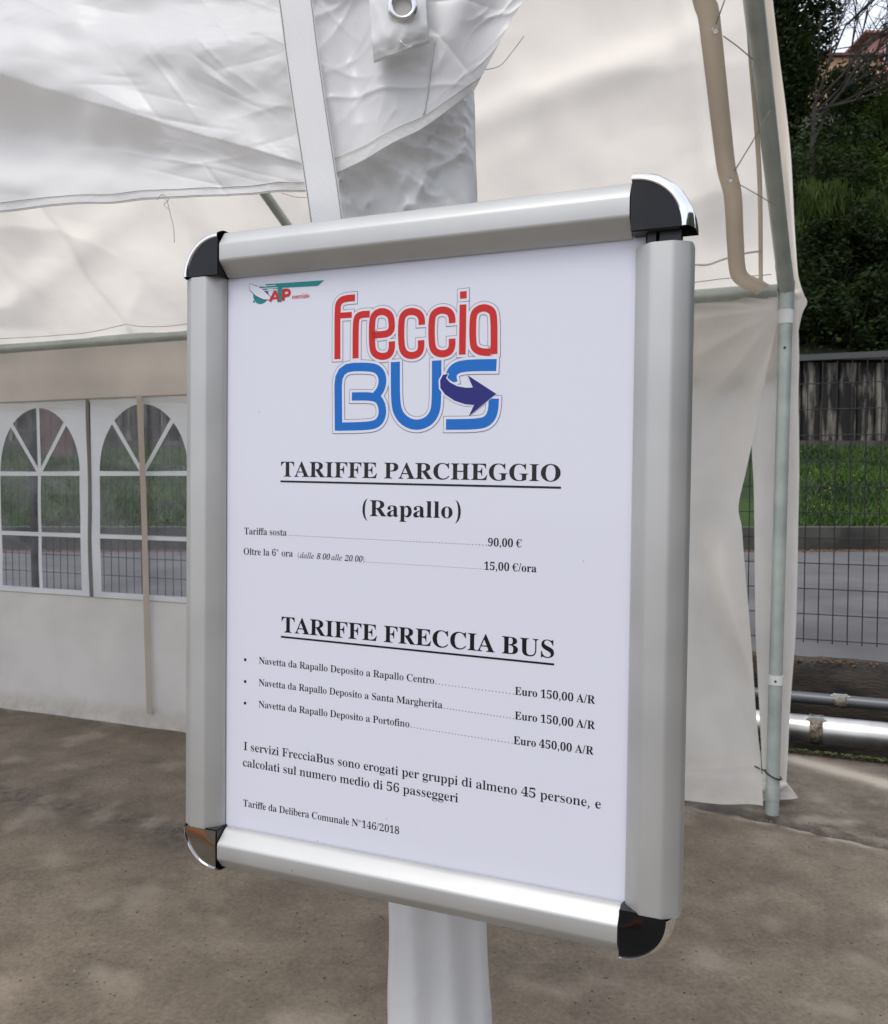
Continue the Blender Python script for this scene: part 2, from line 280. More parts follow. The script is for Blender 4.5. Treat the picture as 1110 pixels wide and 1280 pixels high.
GLYPHS = """
b( 201|126,-106,95,-65,70,-20,51,28,37,79,30,131,27,184,30,238,37,291,51,342,70,391,95,437,126,480,181,480,153,436,129,390,110,340,97,289,89,238,87,185,89,133,97,82,110,32,129,-17,152,-63,181,-106
b) 201|21,-106,49,-63,73,-17,91,32,104,82,112,133,115,185,112,238,104,289,91,340,73,390,49,436,20,480,76,480,107,437,132,391,151,342,164,291,172,238,175,184,172,131,164,79,151,28,132,-20,107,-65,76,-106
b, 180|28,-87,47,-3,61,78,124,78,129,71,104,-8,71,-87
b/ 250|7,0,185,480,243,480,64,0
b0 375|188,-7,133,1,91,24,60,61,39,111,30,150,25,193,23,241,25,289,30,332,39,371,60,420,91,456,133,479,189,486,242,479,283,456,314,419,336,370,345,331,351,288,353,240,351,193,345,150,336,110,314,61,283,24,241,1|188,37,219,50,237,91,243,131,247,181,248,240,247,300,243,349,237,390,219,429,189,443,157,429,139,390,132,349,128,300,127,240,128,181,132,131,139,91,157,50
b1 375|65,0,65,36,120,36,135,38,146,45,154,79,154,416,108,365,87,351,67,346,52,349,40,359,31,375,28,396,74,412,132,447,179,482,254,482,254,79,261,47,271,38,288,36,343,36,343,0
b2 375|24,0,24,69,123,171,187,245,218,307,226,371,223,405,212,427,196,441,174,445,145,438,126,416,116,380,112,329,77,333,50,344,32,365,26,396,30,419,43,441,63,459,92,474,129,483,174,486,240,479,288,456,318,421,328,375,319,329,291,281,238,220,154,138,87,74,244,74,263,77,279,86,292,101,300,120,305,141,345,141,341,0
b4 375|121,0,121,36,140,36,179,44,191,58,195,84,195,125,9,125,9,166,199,480,293,480,293,169,363,169,363,125,293,125,293,84,297,58,309,44,348,36,357,36,357,0|56,169,195,169,195,287,196,351,199,416,189,394,174,366,158,338,146,319
b5 375|165,-7,119,-4,84,5,58,18,40,35,30,54,27,75,31,95,42,109,59,118,81,121,88,83,111,52,130,43,154,40,195,50,212,63,226,83,234,111,237,148,231,192,213,223,184,241,146,247,103,243,71,235,40,247,62,480,316,480,319,357,281,357,275,380,267,399,244,406,105,406,94,281,126,288,168,291,216,287,258,276,293,256,328,211,340,148,336,108,324,75,306,48,282,27,226,1
b6 375|197,-7,150,-1,109,18,76,49,51,93,39,130,33,173,30,222,33,275,42,325,57,370,77,409,104,441,137,466,176,481,222,486,261,484,291,476,313,464,329,449,338,431,340,412,336,393,322,376,298,364,260,360,256,400,243,434,232,443,216,447,180,435,152,401,139,366,130,322,125,269,161,286,218,294,273,285,315,258,343,214,352,155,348,110,334,71,313,38,282,13,244,-2|199,38,222,44,239,64,251,98,255,148,250,196,238,228,219,247,193,253,154,243,125,221,128,162,135,116,147,81,170,48
b8 375|183,-7,132,-2,91,11,60,31,38,57,25,88,20,122,27,162,47,193,79,219,119,242,83,267,57,296,41,327,36,364,39,395,50,423,70,449,99,469,140,482,191,486,254,478,299,453,325,415,334,369,328,333,310,305,244,260,296,230,330,199,349,166,355,127,344,71,310,29,276,9,234,-3|203,283,224,298,239,317,247,340,250,370,243,407,222,436,206,444,187,447,163,442,145,426,134,402,130,372,135,341,149,318|187,32,218,37,241,55,257,82,262,116,256,146,239,170,208,192,164,216,126,178,115,152,111,120,116,84,132,56,156,38
b9 375|152,-7,116,-4,88,4,67,17,53,33,42,69,50,94,75,107,87,80,103,56,126,41,156,36,205,57,237,122,251,230,212,198,186,188,155,185,103,194,60,220,33,264,24,324,28,369,42,409,64,441,95,466,133,481,177,486,223,480,264,463,298,433,323,390,335,353,343,310,345,261,334,157,321,111,301,72,274,39,241,14,200,-2|184,233,206,236,224,245,251,278,248,330,242,372,231,403,209,432,181,441,156,434,137,413,125,377,121,328,137,257
bA 437|-9,0,-9,18,9,21,24,30,49,75,206,466,224,465,384,87,411,34,425,22,443,18,443,0,229,0,229,18,270,25,283,46,273,81,253,132,103,132,79,71,76,59,75,48,87,26,124,18,128,18,128,0|113,161,242,161,177,319
bB 443|16,0,16,17,45,22,62,32,72,51,75,82,75,369,69,412,51,433,15,439,15,455,220,455,318,444,377,409,396,351,384,302,348,268,287,247,360,223,404,185,418,132,407,76,371,35,335,15,291,4,238,0|182,252,188,252,234,257,263,272,279,301,285,345,281,385,269,412,248,428,216,434,198,432,188,425,182,391|222,24,259,30,283,49,296,81,301,128,295,176,277,208,245,225,197,231,182,231,182,65,190,33,202,26
bC 468|257,-11,213,-7,174,3,137,20,91,56,56,104,39,142,29,184,26,228,30,273,39,314,56,351,92,399,139,435,176,452,216,462,259,465,309,459,367,440,388,435,408,443,419,465,437,465,437,308,420,308,392,364,356,407,313,434,265,443,198,419,157,347,144,226,159,114,203,46,278,24,318,29,358,45,395,71,428,106,447,89,395,33,332,0
bD 496|20,0,20,17,47,21,63,30,71,46,74,75,74,374,71,407,61,426,43,435,15,439,15,455,222,455,296,449,357,429,405,396,440,351,461,295,468,228,441,101,362,25,228,0|222,24,279,37,319,75,337,115,347,166,351,229,336,342,294,410,223,433,202,431,190,423,182,385,182,72,190,34,202,27
bE 442|14,0,14,17,44,20,62,30,72,48,75,78,75,369,72,405,62,425,44,435,16,439,16,455,399,455,399,320,383,320,369,373,340,406,295,424,232,430,200,428,186,417,183,388,183,246,193,246,232,252,259,269,277,300,288,345,304,345,304,118,287,118,273,181,259,201,241,213,185,222,183,222,183,67,185,47,192,35,230,28,276,30,313,39,345,53,371,75,393,105,411,143,430,143,402,0
bF 404|15,0,15,17,45,23,62,34,72,53,75,84,75,375,71,405,61,423,43,433,14,439,14,455,394,455,394,320,377,320,369,357,355,385,336,406,310,420,275,428,230,431,200,429,186,421,182,398,182,247,190,247,229,253,256,270,274,301,284,347,302,347,302,118,285,118,274,168,257,200,229,218,189,224,182,224,182,81,188,43,196,31,210,24,257,17,257,0
bG 508|268,-10,222,-7,179,3,141,19,93,55,57,103,41,141,31,183,28,229,31,274,41,315,57,352,93,399,139,435,176,452,215,462,257,465,311,459,369,441,388,436,406,443,419,465,437,465,437,308,420,308,403,346,382,379,357,406,329,426,299,439,267,443,200,419,159,347,146,228,150,163,161,110,180,67,221,26,275,13,308,16,328,27,339,45,343,71,343,128,339,154,329,170,309,179,275,182,275,198,500,198,500,182,473,179,457,171,449,155,446,128,446,29,387,7,328,-6
bH 523|15,0,15,17,45,22,62,32,72,50,75,81,75,379,71,406,62,424,44,434,16,439,16,455,242,455,242,439,204,432,187,415,182,379,182,251,342,251,342,379,337,415,320,432,282,439,282,455,507,455,507,439,478,434,461,424,452,407,449,379,449,81,452,52,461,33,478,22,507,17,507,0,282,0,282,17,311,21,329,31,339,49,342,81,342,221,182,221,182,81,185,50,194,32,212,22,242,17,242,0
bI 261|13,0,13,17,42,23,61,32,72,49,75,75,75,387,72,412,63,427,45,435,13,439,13,455,244,455,244,439,214,435,196,427,186,412,183,387,183,77,187,44,206,26,246,17,246,0
bM 634|14,0,14,17,43,22,61,32,72,50,75,79,75,382,71,416,53,432,15,439,15,455,185,455,317,142,449,455,617,455,617,439,590,433,573,423,563,405,560,378,560,85,565,43,582,23,617,17,617,0,396,0,396,17,433,25,450,44,455,83,455,399,288,0,270,0,105,389,105,80,109,48,120,30,139,20,169,17,169,0
bN 494|403,-11,107,350,107,79,110,49,119,31,136,21,167,17,167,0,18,0,18,17,54,23,71,41,76,79,76,388,36,433,18,439,18,455,156,455,391,169,391,377,386,414,369,431,331,439,331,455,480,455,480,439,450,434,433,425,425,407,422,377,422,-11
bO 525|261,-11,213,-6,169,7,129,29,94,58,66,93,45,134,32,179,28,228,32,276,45,321,66,362,95,397,130,426,170,448,216,462,265,466,313,462,357,448,397,427,431,399,459,364,481,323,494,277,498,228,494,179,481,134,459,93,430,58,395,29,355,7,310,-6|265,12,328,36,367,108,379,228,376,293,365,346,348,389,310,430,260,443,196,419,158,347,145,228,149,163,159,109,177,67,215,26
bP 418|15,0,15,17,45,22,62,32,72,50,75,81,75,379,71,406,62,424,44,434,16,439,16,455,214,455,265,454,306,449,336,440,366,422,390,398,404,367,409,332,398,280,367,240,334,221,292,209,242,206,182,206,182,81,185,50,194,32,212,22,242,17,242,0|182,230,201,230,244,235,272,253,287,283,292,329,288,375,275,406,252,425,216,431,189,424,182,398
bR 473|15,0,15,17,45,22,62,32,72,50,75,81,75,379,71,406,62,424,44,434,16,439,16,455,217,455,278,452,329,442,367,426,405,388,417,334,406,285,372,248,315,224,432,50,452,26,478,17,480,17,480,0,338,0,201,212,182,212,182,81,185,50,194,32,212,22,242,17,242,0|182,234,203,234,249,240,280,258,298,290,304,336,295,389,268,421,224,431,202,429,190,422,182,385
bS 390|43,-11,43,158,62,158,83,94,111,50,149,24,197,15,231,20,257,36,273,60,279,89,265,129,225,160,163,191,112,221,77,253,56,289,50,332,54,370,67,403,88,429,115,449,148,462,185,466,229,461,282,448,291,446,300,445,313,450,320,466,339,466,339,319,322,319,310,354,293,385,272,410,248,429,222,441,194,445,163,440,140,426,125,406,120,380,124,356,137,336,189,303,253,273,317,233,337,211,350,188,359,133,354,93,339,58,314,29,281,8,240,-6,192,-10,158,-8,126,1,98,9,85,12,69,7,61,-11
bT 423|92,0,92,17,123,21,142,31,152,50,156,81,156,433,149,433,102,426,65,403,41,367,29,318,11,318,11,455,410,455,410,317,394,317,375,382,333,420,269,433,263,433,263,81,267,49,276,30,296,21,328,17,328,0
bU 492|248,-13,192,-8,147,6,114,29,91,61,78,103,73,155,73,379,70,406,61,424,43,434,15,439,15,455,240,455,240,439,202,432,185,415,181,379,181,140,186,88,203,51,232,29,275,22,340,37,379,83,392,159,392,378,389,406,379,423,360,433,328,439,328,455,474,455,474,439,448,432,433,421,425,404,422,378,422,181,418,118,403,69,380,32,346,7,302,-8
ba 344|255,-10,216,1,200,35,151,2,95,-9,64,-4,40,11,25,34,20,63,31,104,63,136,98,155,143,173,199,190,199,241,196,266,187,282,171,292,148,296,115,290,104,274,113,257,123,231,120,215,110,202,95,194,77,191,59,194,45,203,36,218,33,236,37,259,49,278,69,295,95,308,126,316,162,318,223,312,263,292,285,259,293,210,293,62,295,40,304,34,320,42,329,28,294,-1|151,34,174,41,199,63,199,169,138,139,118,84,126,46
bb 361|43,-11,43,388,37,428,8,439,8,455,138,455,138,279,175,308,221,318,254,313,284,299,308,276,326,245,338,208,342,166,337,118,323,75,300,40,270,13,233,-4,192,-10,148,-1,105,28,53,-11|183,14,213,23,232,49,242,95,245,160,242,213,231,251,212,273,184,280,155,270,144,257,138,242,138,69,149,28
bc 293|156,-10,119,-5,87,11,59,35,38,68,24,106,19,150,25,196,40,237,64,271,96,297,133,313,175,319,218,314,250,298,271,275,277,245,275,228,266,215,253,207,236,204,206,216,196,251,197,261,197,271,190,290,169,297,138,285,118,248,112,187,118,123,137,76,166,48,204,38,239,47,271,72,285,60,248,21,205,-2
bd 370|140,-10,107,-5,78,10,53,35,35,66,23,104,19,147,24,196,36,237,55,272,81,297,112,313,146,318,189,309,223,280,223,401,220,419,212,430,176,439,176,455,319,455,319,75,325,41,335,32,353,28,353,11,315,8,271,1,223,-10,223,39,188,2|171,28,187,31,202,41,215,56,223,76,223,242,217,257,206,270,174,281,147,273,130,250,121,210,118,153,120,98,130,58,146,36
be 301|154,-10,117,-5,85,10,58,35,37,69,24,109,19,157,24,201,38,240,59,273,87,298,120,313,157,318,209,309,249,280,274,234,283,173,283,166,117,166,127,97,154,56,199,42,237,53,270,86,285,73,248,27,205,-1|116,192,201,192,201,215,193,277,181,292,161,297,127,274,116,203
bf 214|15,0,15,16,40,22,50,35,52,73,52,277,16,277,16,310,52,310,52,353,60,400,85,436,123,457,174,465,212,460,240,446,257,425,263,400,260,381,252,367,239,358,224,355,195,365,187,376,185,391,193,420,196,426,197,433,193,441,180,443,163,440,153,430,148,390,148,310,203,310,203,277,148,277,148,65,150,40,158,26,173,18,199,16,199,0
bg 327|146,-140,89,-136,48,-122,22,-100,14,-75,28,-46,69,-26,35,-1,24,30,28,54,42,74,67,92,102,110,58,135,31,169,22,212,27,242,40,268,60,289,88,305,120,315,157,318,196,315,233,304,317,304,317,268,268,268,286,237,291,203,288,176,276,151,258,131,234,116,205,106,172,103,157,103,142,104,112,94,104,84,101,71,111,55,141,49,175,49,259,40,285,29,303,13,312,-9,316,-37,305,-80,272,-113,239,-128,197,-137|157,124,178,130,190,146,197,173,199,211,197,249,190,276,178,292,157,297,137,292,124,276,117,249,114,211,117,173,124,146,137,130|161,-116,238,-104,263,-66,260,-51,249,-41,205,-34,97,-34,79,-52,73,-73,79,-89,95,-103,122,-113
bh 381|18,0,18,16,45,26,52,56,52,399,46,429,36,437,19,440,19,455,148,455,148,267,190,305,243,318,292,306,321,271,330,212,330,56,337,26,347,19,363,16,363,0,202,0,202,16,207,16,228,26,235,56,235,217,229,258,219,268,203,271,173,262,148,235,148,56,154,26,164,19,180,16,180,0
bi 198|101,362,81,366,65,376,54,393,50,412,54,432,65,449,81,460,101,463,120,460,137,449,147,432,151,412,147,393,136,376,120,366|18,0,18,16,45,26,52,56,52,252,47,285,20,293,21,310,148,310,148,56,154,26,180,16,180,0
bl 199|18,0,18,16,45,26,52,56,52,398,47,429,38,436,20,439,20,455,148,455,148,56,154,26,180,16,180,0
bm 554|18,0,18,16,45,26,52,56,52,253,46,284,36,291,19,294,19,310,146,310,146,265,188,305,237,318,292,304,320,261,364,304,418,318,465,306,494,271,504,212,504,56,510,26,520,19,536,16,536,0,377,0,377,16,393,19,403,26,410,56,410,217,404,258,394,268,377,271,349,263,324,237,324,56,331,26,340,19,356,16,356,0,199,0,199,16,215,19,225,26,232,56,232,217,226,258,216,268,199,271,170,262,146,235,146,56,152,27,162,19,177,16,177,0
bn 381|18,0,18,16,45,26,52,56,52,253,46,284,36,291,19,294,19,310,148,310,148,267,190,306,243,318,292,306,321,271,330,212,330,56,337,26,347,19,363,16,363,0,202,0,202,16,207,16,228,26,235,56,235,217,229,258,219,268,203,271,173,262,148,235,148,56,154,26,164,19,180,16,180,0
bo 336|169,-10,127,-5,90,11,60,37,38,70,24,110,19,154,24,199,38,239,60,272,90,297,127,313,168,318,209,313,245,298,275,273,298,240,312,200,317,154,312,108,298,69,275,36,245,11,210,-5|169,11,193,18,209,39,217,81,220,154,217,227,208,271,192,292,169,299,144,292,128,271,120,227,117,154,120,82,128,39,144,18
bp 371|17,-139,17,-124,40,-117,50,-101,52,-64,52,243,46,283,19,295,19,310,143,310,143,263,180,305,230,319,264,314,293,298,317,274,335,241,346,203,350,160,346,113,334,72,316,38,291,12,261,-5,227,-10,183,1,148,32,148,-58,152,-99,167,-118,197,-123,197,-139|195,28,222,36,239,59,249,99,253,154,250,208,241,248,225,270,199,278,171,267,148,235,148,69,167,38
br 287|18,0,18,16,45,26,52,56,52,252,46,285,20,293,21,310,146,310,146,252,165,280,187,301,210,314,233,318,258,315,275,304,286,287,289,266,287,248,278,234,265,225,248,222,222,231,207,250,189,260,175,255,162,241,152,220,149,192,149,56,152,37,159,25,197,16,197,0
bs 288|151,-10,122,-6,87,6,73,9,60,4,51,-9,36,-9,36,105,53,105,66,68,87,39,112,21,140,15,162,18,179,27,189,40,192,58,183,84,156,105,107,130,76,148,54,169,41,193,37,220,44,259,65,291,98,312,141,319,166,316,199,308,206,306,213,305,223,308,230,319,244,319,244,222,228,222,215,254,196,277,174,291,149,296,130,294,116,286,108,274,105,259,115,232,146,212,191,189,221,172,241,151,253,127,257,95,250,51,228,18,194,-3
bt 228|124,-9,89,-4,66,10,53,36,48,71,48,279,20,279,20,300,88,369,129,424,144,424,144,310,208,310,208,279,144,279,144,82,149,51,157,43,168,40,189,49,206,75,222,66,198,24,165,-1
bu 375|131,-10,91,-3,65,17,51,51,46,97,46,248,39,282,29,291,11,294,11,310,142,310,142,74,151,46,162,38,177,36,205,43,228,66,228,248,221,283,209,291,189,294,189,310,324,310,324,70,331,39,360,30,360,13,321,10,277,3,228,-10,228,40,209,19,186,3,160,-7
bv 306|142,-10,38,248,22,281,12,290,-3,293,-3,310,164,310,164,294,156,294,136,290,129,276,130,268,185,122,236,253,241,272,232,289,203,294,203,310,305,310,305,295,289,289,278,279,260,243,160,-10
bz 293|13,0,13,14,168,287,128,287,96,283,72,272,55,250,44,216,26,216,32,310,275,310,275,291,126,25,152,25,194,30,223,44,244,69,260,107,276,107,268,0
ia 342|50,-8,26,-3,8,10,-3,33,-7,64,0,119,18,175,38,211,62,244,90,274,136,306,183,316,217,307,232,280,241,309,292,309,231,90,222,44,224,37,233,35,252,46,282,80,291,72,256,27,224,1,195,-8,175,0,168,23,191,118,154,62,119,23,85,0|82,33,98,37,116,48,152,87,185,141,210,201,219,257,210,288,185,299,154,291,124,266,96,226,74,175,58,122,53,73,60,43
id 355|61,-8,32,-3,10,13,-4,39,-9,73,-5,107,5,143,44,217,99,279,146,307,192,316,225,311,242,293,273,416,275,426,275,436,268,451,243,455,233,455,236,467,306,479,338,487,345,480,344,473,343,468,240,81,236,60,234,44,238,34,250,30,273,43,306,81,317,72,263,11,240,-3,217,-8,191,1,183,27,201,112,167,59,133,21,99,-1|91,28,109,31,127,43,165,85,199,142,223,204,232,259,223,289,212,298,198,300,165,292,132,268,101,229,75,178,57,124,51,78,54,57,62,41,74,31
ie 287|89,-7,50,0,21,21,2,54,-4,99,-1,131,9,165,46,231,101,283,148,308,195,316,222,313,242,303,254,287,258,266,245,226,208,189,170,169,121,153,61,142,57,118,56,98,72,44,119,26,168,39,221,81,231,71,198,36,165,12,128,-2|64,158,124,173,168,199,195,233,204,271,198,291,180,298,159,294,137,280,95,230
il 173|32,-7,7,2,-2,26,2,54,13,99,98,412,101,433,99,446,92,453,58,459,60,471,104,476,134,482,163,487,171,481,168,465,62,84,56,50,59,38,68,34,90,46,122,82,133,72,105,37,77,12,52,-3
"""
LOGO = """{"red":[[4.623766513056836,[[-55.0,136.2],[-55.3,170.6],[-54.1,174.5],[-50.4,176.5],[-41.9,176.5]]],[3.912417818740399,[[-55.2,165.4],[-44.2,165.3]]],[4.623766513056836,[[-41.1,136.1],[-41.3,160.8],[-39.8,164.1],[-36.5,165.1],[-30.7,164.9]]],[4.623766513056836,[[-29.0,151.0],[-14.3,150.7],[-14.4,160.3],[-16.3,164.3],[-21.7,166.4],[-26.8,165.0],[-29.1,160.9],[-28.9,142.9],[-26.9,138.2],[-21.5,136.1],[-16.1,137.0],[-14.1,140.8],[-14.2,146.0]]],[4.623766513056836,[[7.2,155.5],[7.2,160.0],[4.8,163.4],[-0.5,165.0],[-5.5,163.6],[-7.6,159.6],[-7.4,142.5],[-5.0,137.5],[-0.2,135.7],[5.1,136.7],[7.0,140.1],[6.9,145.6]]],[4.623766513056836,[[28.5,155.3],[28.4,159.5],[26.4,162.9],[21.4,164.4],[16.2,163.0],[14.1,159.1],[14.3,142.3],[16.4,137.7],[21.3,135.8],[26.7,136.7],[28.7,140.0],[28.6,145.4]]],[4.623766513056836,[[35.8,166.6],[35.7,134.9]]],[4.623766513056836,[[35.9,174.9],[36.0,170.3]]],[4.623766513056836,[[57.1,134.2],[56.8,157.7],[55.1,161.8],[49.9,164.0],[44.4,162.3],[42.5,158.1],[42.7,141.6],[44.5,137.7],[49.0,135.8],[54.7,135.5]]]],"blue":[[5.79552995391705,[[-53.7,87.9],[-54.5,130.6],[-29.8,130.1],[-23.2,127.5],[-20.4,121.8],[-21.7,114.8],[-26.0,110.3]]],[5.619907834101382,[[-43.7,110.7],[-26.0,110.3],[-21.6,106.0],[-20.2,98.9],[-22.9,92.9],[-29.4,90.6],[-54.2,90.6]]],[6.6736405529953915,[[-11.5,132.4],[-11.2,105.7],[-8.8,97.8],[-3.0,92.4],[4.7,90.4],[12.3,92.5],[16.9,97.7],[18.3,104.9],[18.0,132.0]]],[7.5517511520737335,[[58.8,127.3],[38.7,128.0],[31.0,126.6],[27.8,122.5],[28.9,117.2]]],[6.849262672811061,[[25.0,90.7],[47.3,90.5],[53.9,92.5],[57.0,98.0],[57.3,106.4]]]],"arrow":[[26.3,123.1],[22.6,122.6],[20.6,119.2],[20.8,114.2],[24.2,109.9],[30.7,105.8],[38.1,103.3],[44.1,102.7],[40.7,95.8],[59.0,109.3],[39.5,121.7],[43.2,113.8],[38.5,113.8],[32.5,115.0],[27.5,117.6],[24.7,120.4]],"tealbar":[[-113.2,191.1],[-65.8,190.1],[-70.8,186.7],[-99.2,187.6],[-99.7,177.9],[-103.2,178.0],[-102.9,187.3],[-112.1,188.1]],"wing":[[-126.6,192.5],[-125.9,188.0],[-120.9,183.5],[-114.7,180.6],[-108.5,179.8],[-107.9,181.3],[-112.5,185.1],[-116.1,188.4],[-121.0,190.6]],"A":[[[-107.6,179.2],[-105.9,184.3],[-104.2,184.9]],[[-104.8,183.8],[-103.7,178.9]]],"ring":[-116.9,184.0],"dot":[-122.7,179.7],"P":[[-98.2,178.9],[-92.2,178.8],[-96.8,185.8]],"es":[[-91.1,179.3],[-77.4,178.5],[-90.2,180.7]],"Ax":[[-108.1,179.2],[-101.5,178.9]],"lines":[[[-119.9,189.8],[-104.4,189.7]],[[-117.6,188.3],[-102.9,188.1]],[[-114.7,186.8],[-102.9,186.6]]]}"""
# ------------------------------------------------------------------ ground in the tent's frame
def lin(a, b, n): return [a + (b - a) * i / n for i in range(n)]
TS = [-60, -30, -12, -7, -5] + lin(-4, 6.2, 300) + [6.2, 8, 12, 30, 60]
DS = [-60, -30, -12, -8, -6] + lin(-4.2, .85, 180) + [.85]
pa, pb = onground(850, 1004), onground(1110, 1060)
ed = (pb - pa).normalized(); en = Vector((-ed.y, ed.x, 0))       # beyond the slab's edge
if en.y < 0: en = -en
la, lb = onground(0, 992), onground(235, 1044)
ld = (lb - la).normalized(); ln_ = Vector((-ld.y, ld.x, 0))
ma, mb_ = onground(1000, 944), onground(1110, 974)
md = (mb_ - ma).normalized(); mn = Vector((-md.y, md.x, 0))
gv, dirt, pale = [], [], []
for d in DS:
    for t in TS:
        p = td(t, d); q = Vector((p.x, p.y, 0))
        w = fbm(q * 3) * .05 + fbm(q * 14) * .02
        z = fbm(q * 1.2, 2) * .006 + fbm(q * 9, 3) * .0025
        if -4.1 < t < 6.1 and -4.1 < d:
            s = (q - pa).dot(en) + w * .6
            along = (q - pa).dot(ed)
            fade = 1 - sstep(-.3, -1.2, along) if along < -.3 else 1
            fade = sstep(-1.4, -.2, along)
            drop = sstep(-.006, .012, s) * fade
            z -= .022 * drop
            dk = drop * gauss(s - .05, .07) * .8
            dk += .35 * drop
            sl_ = (q - la).dot(ln_) + w; al = (q - la).dot(ld)
            gr = gauss(sl_, .05) * sstep(-2.5, -.6, al) * sstep(2.0, 1.2, al) if False else gauss(sl_, .07) * (1 - sstep(1.2, 1.9, al))
            z -= .006 * gauss(sl_, .02) * (1 - sstep(1.2, 1.9, al))
            dk += .95 * gr * (.5 + .9 * max(0, .5 + fbm(q * 12)))
            # wet edge under the wall, and loose damp patches
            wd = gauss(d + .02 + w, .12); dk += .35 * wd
            # damp blotches on the open slab
            bl = fbm(q * 2.2 + Vector((3, 1, 0)), 4); dk += .28 * sstep(.06, .32, bl) * (.6 + .8 * max(0, .5 + fbm(q * 16, 3)))
            sm = (q - ma).dot(mn) + w * .5; am = (q - ma).dot(md)
            pl = gauss(sm, .045) * sstep(-.25, .05, am) * 1.2
            pl += 1.1 * gauss(s + .012, .018) * fade * sstep(-.12, .2, fbm(q * 11, 3)); pl += .5 * gauss(s - .16, .05) * fade * sstep(0, .25, fbm(q * 9 + Vector((1, 1, 0)), 3))
            pl += .3 * sstep(.12, .35, fbm(q * 5 + Vector((9, 4, 0)), 4))
        else: dk = .1; pl = 0
        gv.append(p + Z * z); dirt.append(min(1, dk)); pale.append(min(1, pl))
nT = len(TS); gf = [(j * nT + i, j * nT + i + 1, (j + 1) * nT + i + 1, (j + 1) * nT + i) for j in range(len(DS) - 1) for i in range(nT - 1)]
g = mat('damp_concrete', (.16, .14, .12), .75); b = g.node_tree.nodes['Principled BSDF']
ramp = vary(g, (.108, .088, .064), (.208, .172, .128), 5.0, detail=15, bump=.0, lo=.32, hi=.68)
for n_ in g.node_tree.nodes:
    if n_.type == 'TEX_NOISE': n_.inputs['Roughness'].default_value = .68
a1 = N(g, 'ShaderNodeAttribute', attribute_name='dirt'); a2 = N(g, 'ShaderNodeAttribute', attribute_name='pale')
tcg = N(g, 'ShaderNodeTexCoord')
nf = N(g, 'ShaderNodeTexNoise', Scale=75, Detail=9, Roughness=.75); L(g, tcg.outputs['Object'], nf.inputs['Vector'])
mf = N(g, 'ShaderNodeMix'); mf.data_type = 'RGBA'; mf.blend_type = 'OVERLAY'; mf.inputs[0].default_value = .26
nfr = N(g, 'ShaderNodeMapRange'); nfr.inputs['From Min'].default_value = .36; nfr.inputs['From Max'].default_value = .64; L(g, nf.outputs['Fac'], nfr.inputs[0])
L(g, ramp.outputs[0], mf.inputs[6]); L(g, nfr.outputs[0], mf.inputs[7])
nd = N(g, 'ShaderNodeTexNoise', Scale=24, Detail=12, Roughness=.72); L(g, tcg.outputs['Object'], nd.inputs['Vector'])
nr = N(g, 'ShaderNodeMapRange'); nr.inputs['From Min'].default_value = .36; nr.inputs['From Max'].default_value = .62; nr.inputs['To Min'].default_value = .25; nr.inputs['To Max'].default_value = 1.15; L(g, nd.outputs['Fac'], nr.inputs[0])
dm = N(g, 'ShaderNodeMath', operation='MULTIPLY'); dm.use_clamp = True; L(g, a1.outputs['Fac'], dm.inputs[0]); L(g, nr.outputs[0], dm.inputs[1])
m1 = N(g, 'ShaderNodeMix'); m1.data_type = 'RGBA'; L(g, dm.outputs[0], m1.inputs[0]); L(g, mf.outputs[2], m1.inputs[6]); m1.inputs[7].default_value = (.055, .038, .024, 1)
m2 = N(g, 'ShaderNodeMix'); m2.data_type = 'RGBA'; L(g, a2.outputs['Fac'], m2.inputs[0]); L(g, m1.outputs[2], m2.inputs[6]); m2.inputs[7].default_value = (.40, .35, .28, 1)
vp = N(g, 'ShaderNodeTexVoronoi', Scale=34); L(g, tcg.outputs['Object'], vp.inputs['Vector'])     # dark pits, here and there
vr = N(g, 'ShaderNodeMapRange'); vr.inputs['From Min'].default_value = .07; vr.inputs['From Max'].default_value = .15; L(g, vp.outputs['Distance'], vr.inputs[0])
np_ = N(g, 'ShaderNodeTexNoise', Scale=7, Detail=2); L(g, tcg.outputs['Object'], np_.inputs['Vector'])
gt = N(g, 'ShaderNodeMath', operation='LESS_THAN'); gt.inputs[1].default_value = .50; L(g, np_.outputs['Fac'], gt.inputs[0])
mxp = N(g, 'ShaderNodeMath', operation='MAXIMUM'); L(g, vr.outputs[0], mxp.inputs[0]); L(g, gt.outputs[0], mxp.inputs[1])
m3 = N(g, 'ShaderNodeMix'); m3.data_type = 'RGBA'; L(g, mxp.outputs[0], m3.inputs[0]); m3.inputs[6].default_value = (.04, .032, .026, 1); L(g, m2.outputs[2], m3.inputs[7])
L(g, m3.outputs[2], b.inputs['Base Color'])
rr = N(g, 'ShaderNodeMapRange'); rr.inputs['To Min'].default_value = .8; rr.inputs['To Max'].default_value = .5; L(g, a1.outputs['Fac'], rr.inputs[0]); L(g, rr.outputs[0], b.inputs['Roughness'])
nb = N(g, 'ShaderNodeTexNoise', Scale=55, Detail=9, Roughness=.65); L(g, tcg.outputs['Object'], nb.inputs['Vector'])
mm = N(g, 'ShaderNodeMath', operation='MULTIPLY_ADD'); mm.inputs[1].default_value = .35; L(g, mxp.outputs[0], mm.inputs[0]); L(g, nb.outputs['Fac'], mm.inputs[2])
bp = N(g, 'ShaderNodeBump', Strength=.5, Distance=.006); L(g, mm.outputs[0], bp.inputs['Height']); L(g, bp.outputs[0], b.inputs['Normal'])
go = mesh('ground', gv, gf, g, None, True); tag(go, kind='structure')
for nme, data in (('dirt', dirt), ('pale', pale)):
    at_ = go.data.attributes.new(nme, 'FLOAT', 'POINT'); at_.data.foreach_set('value', data)
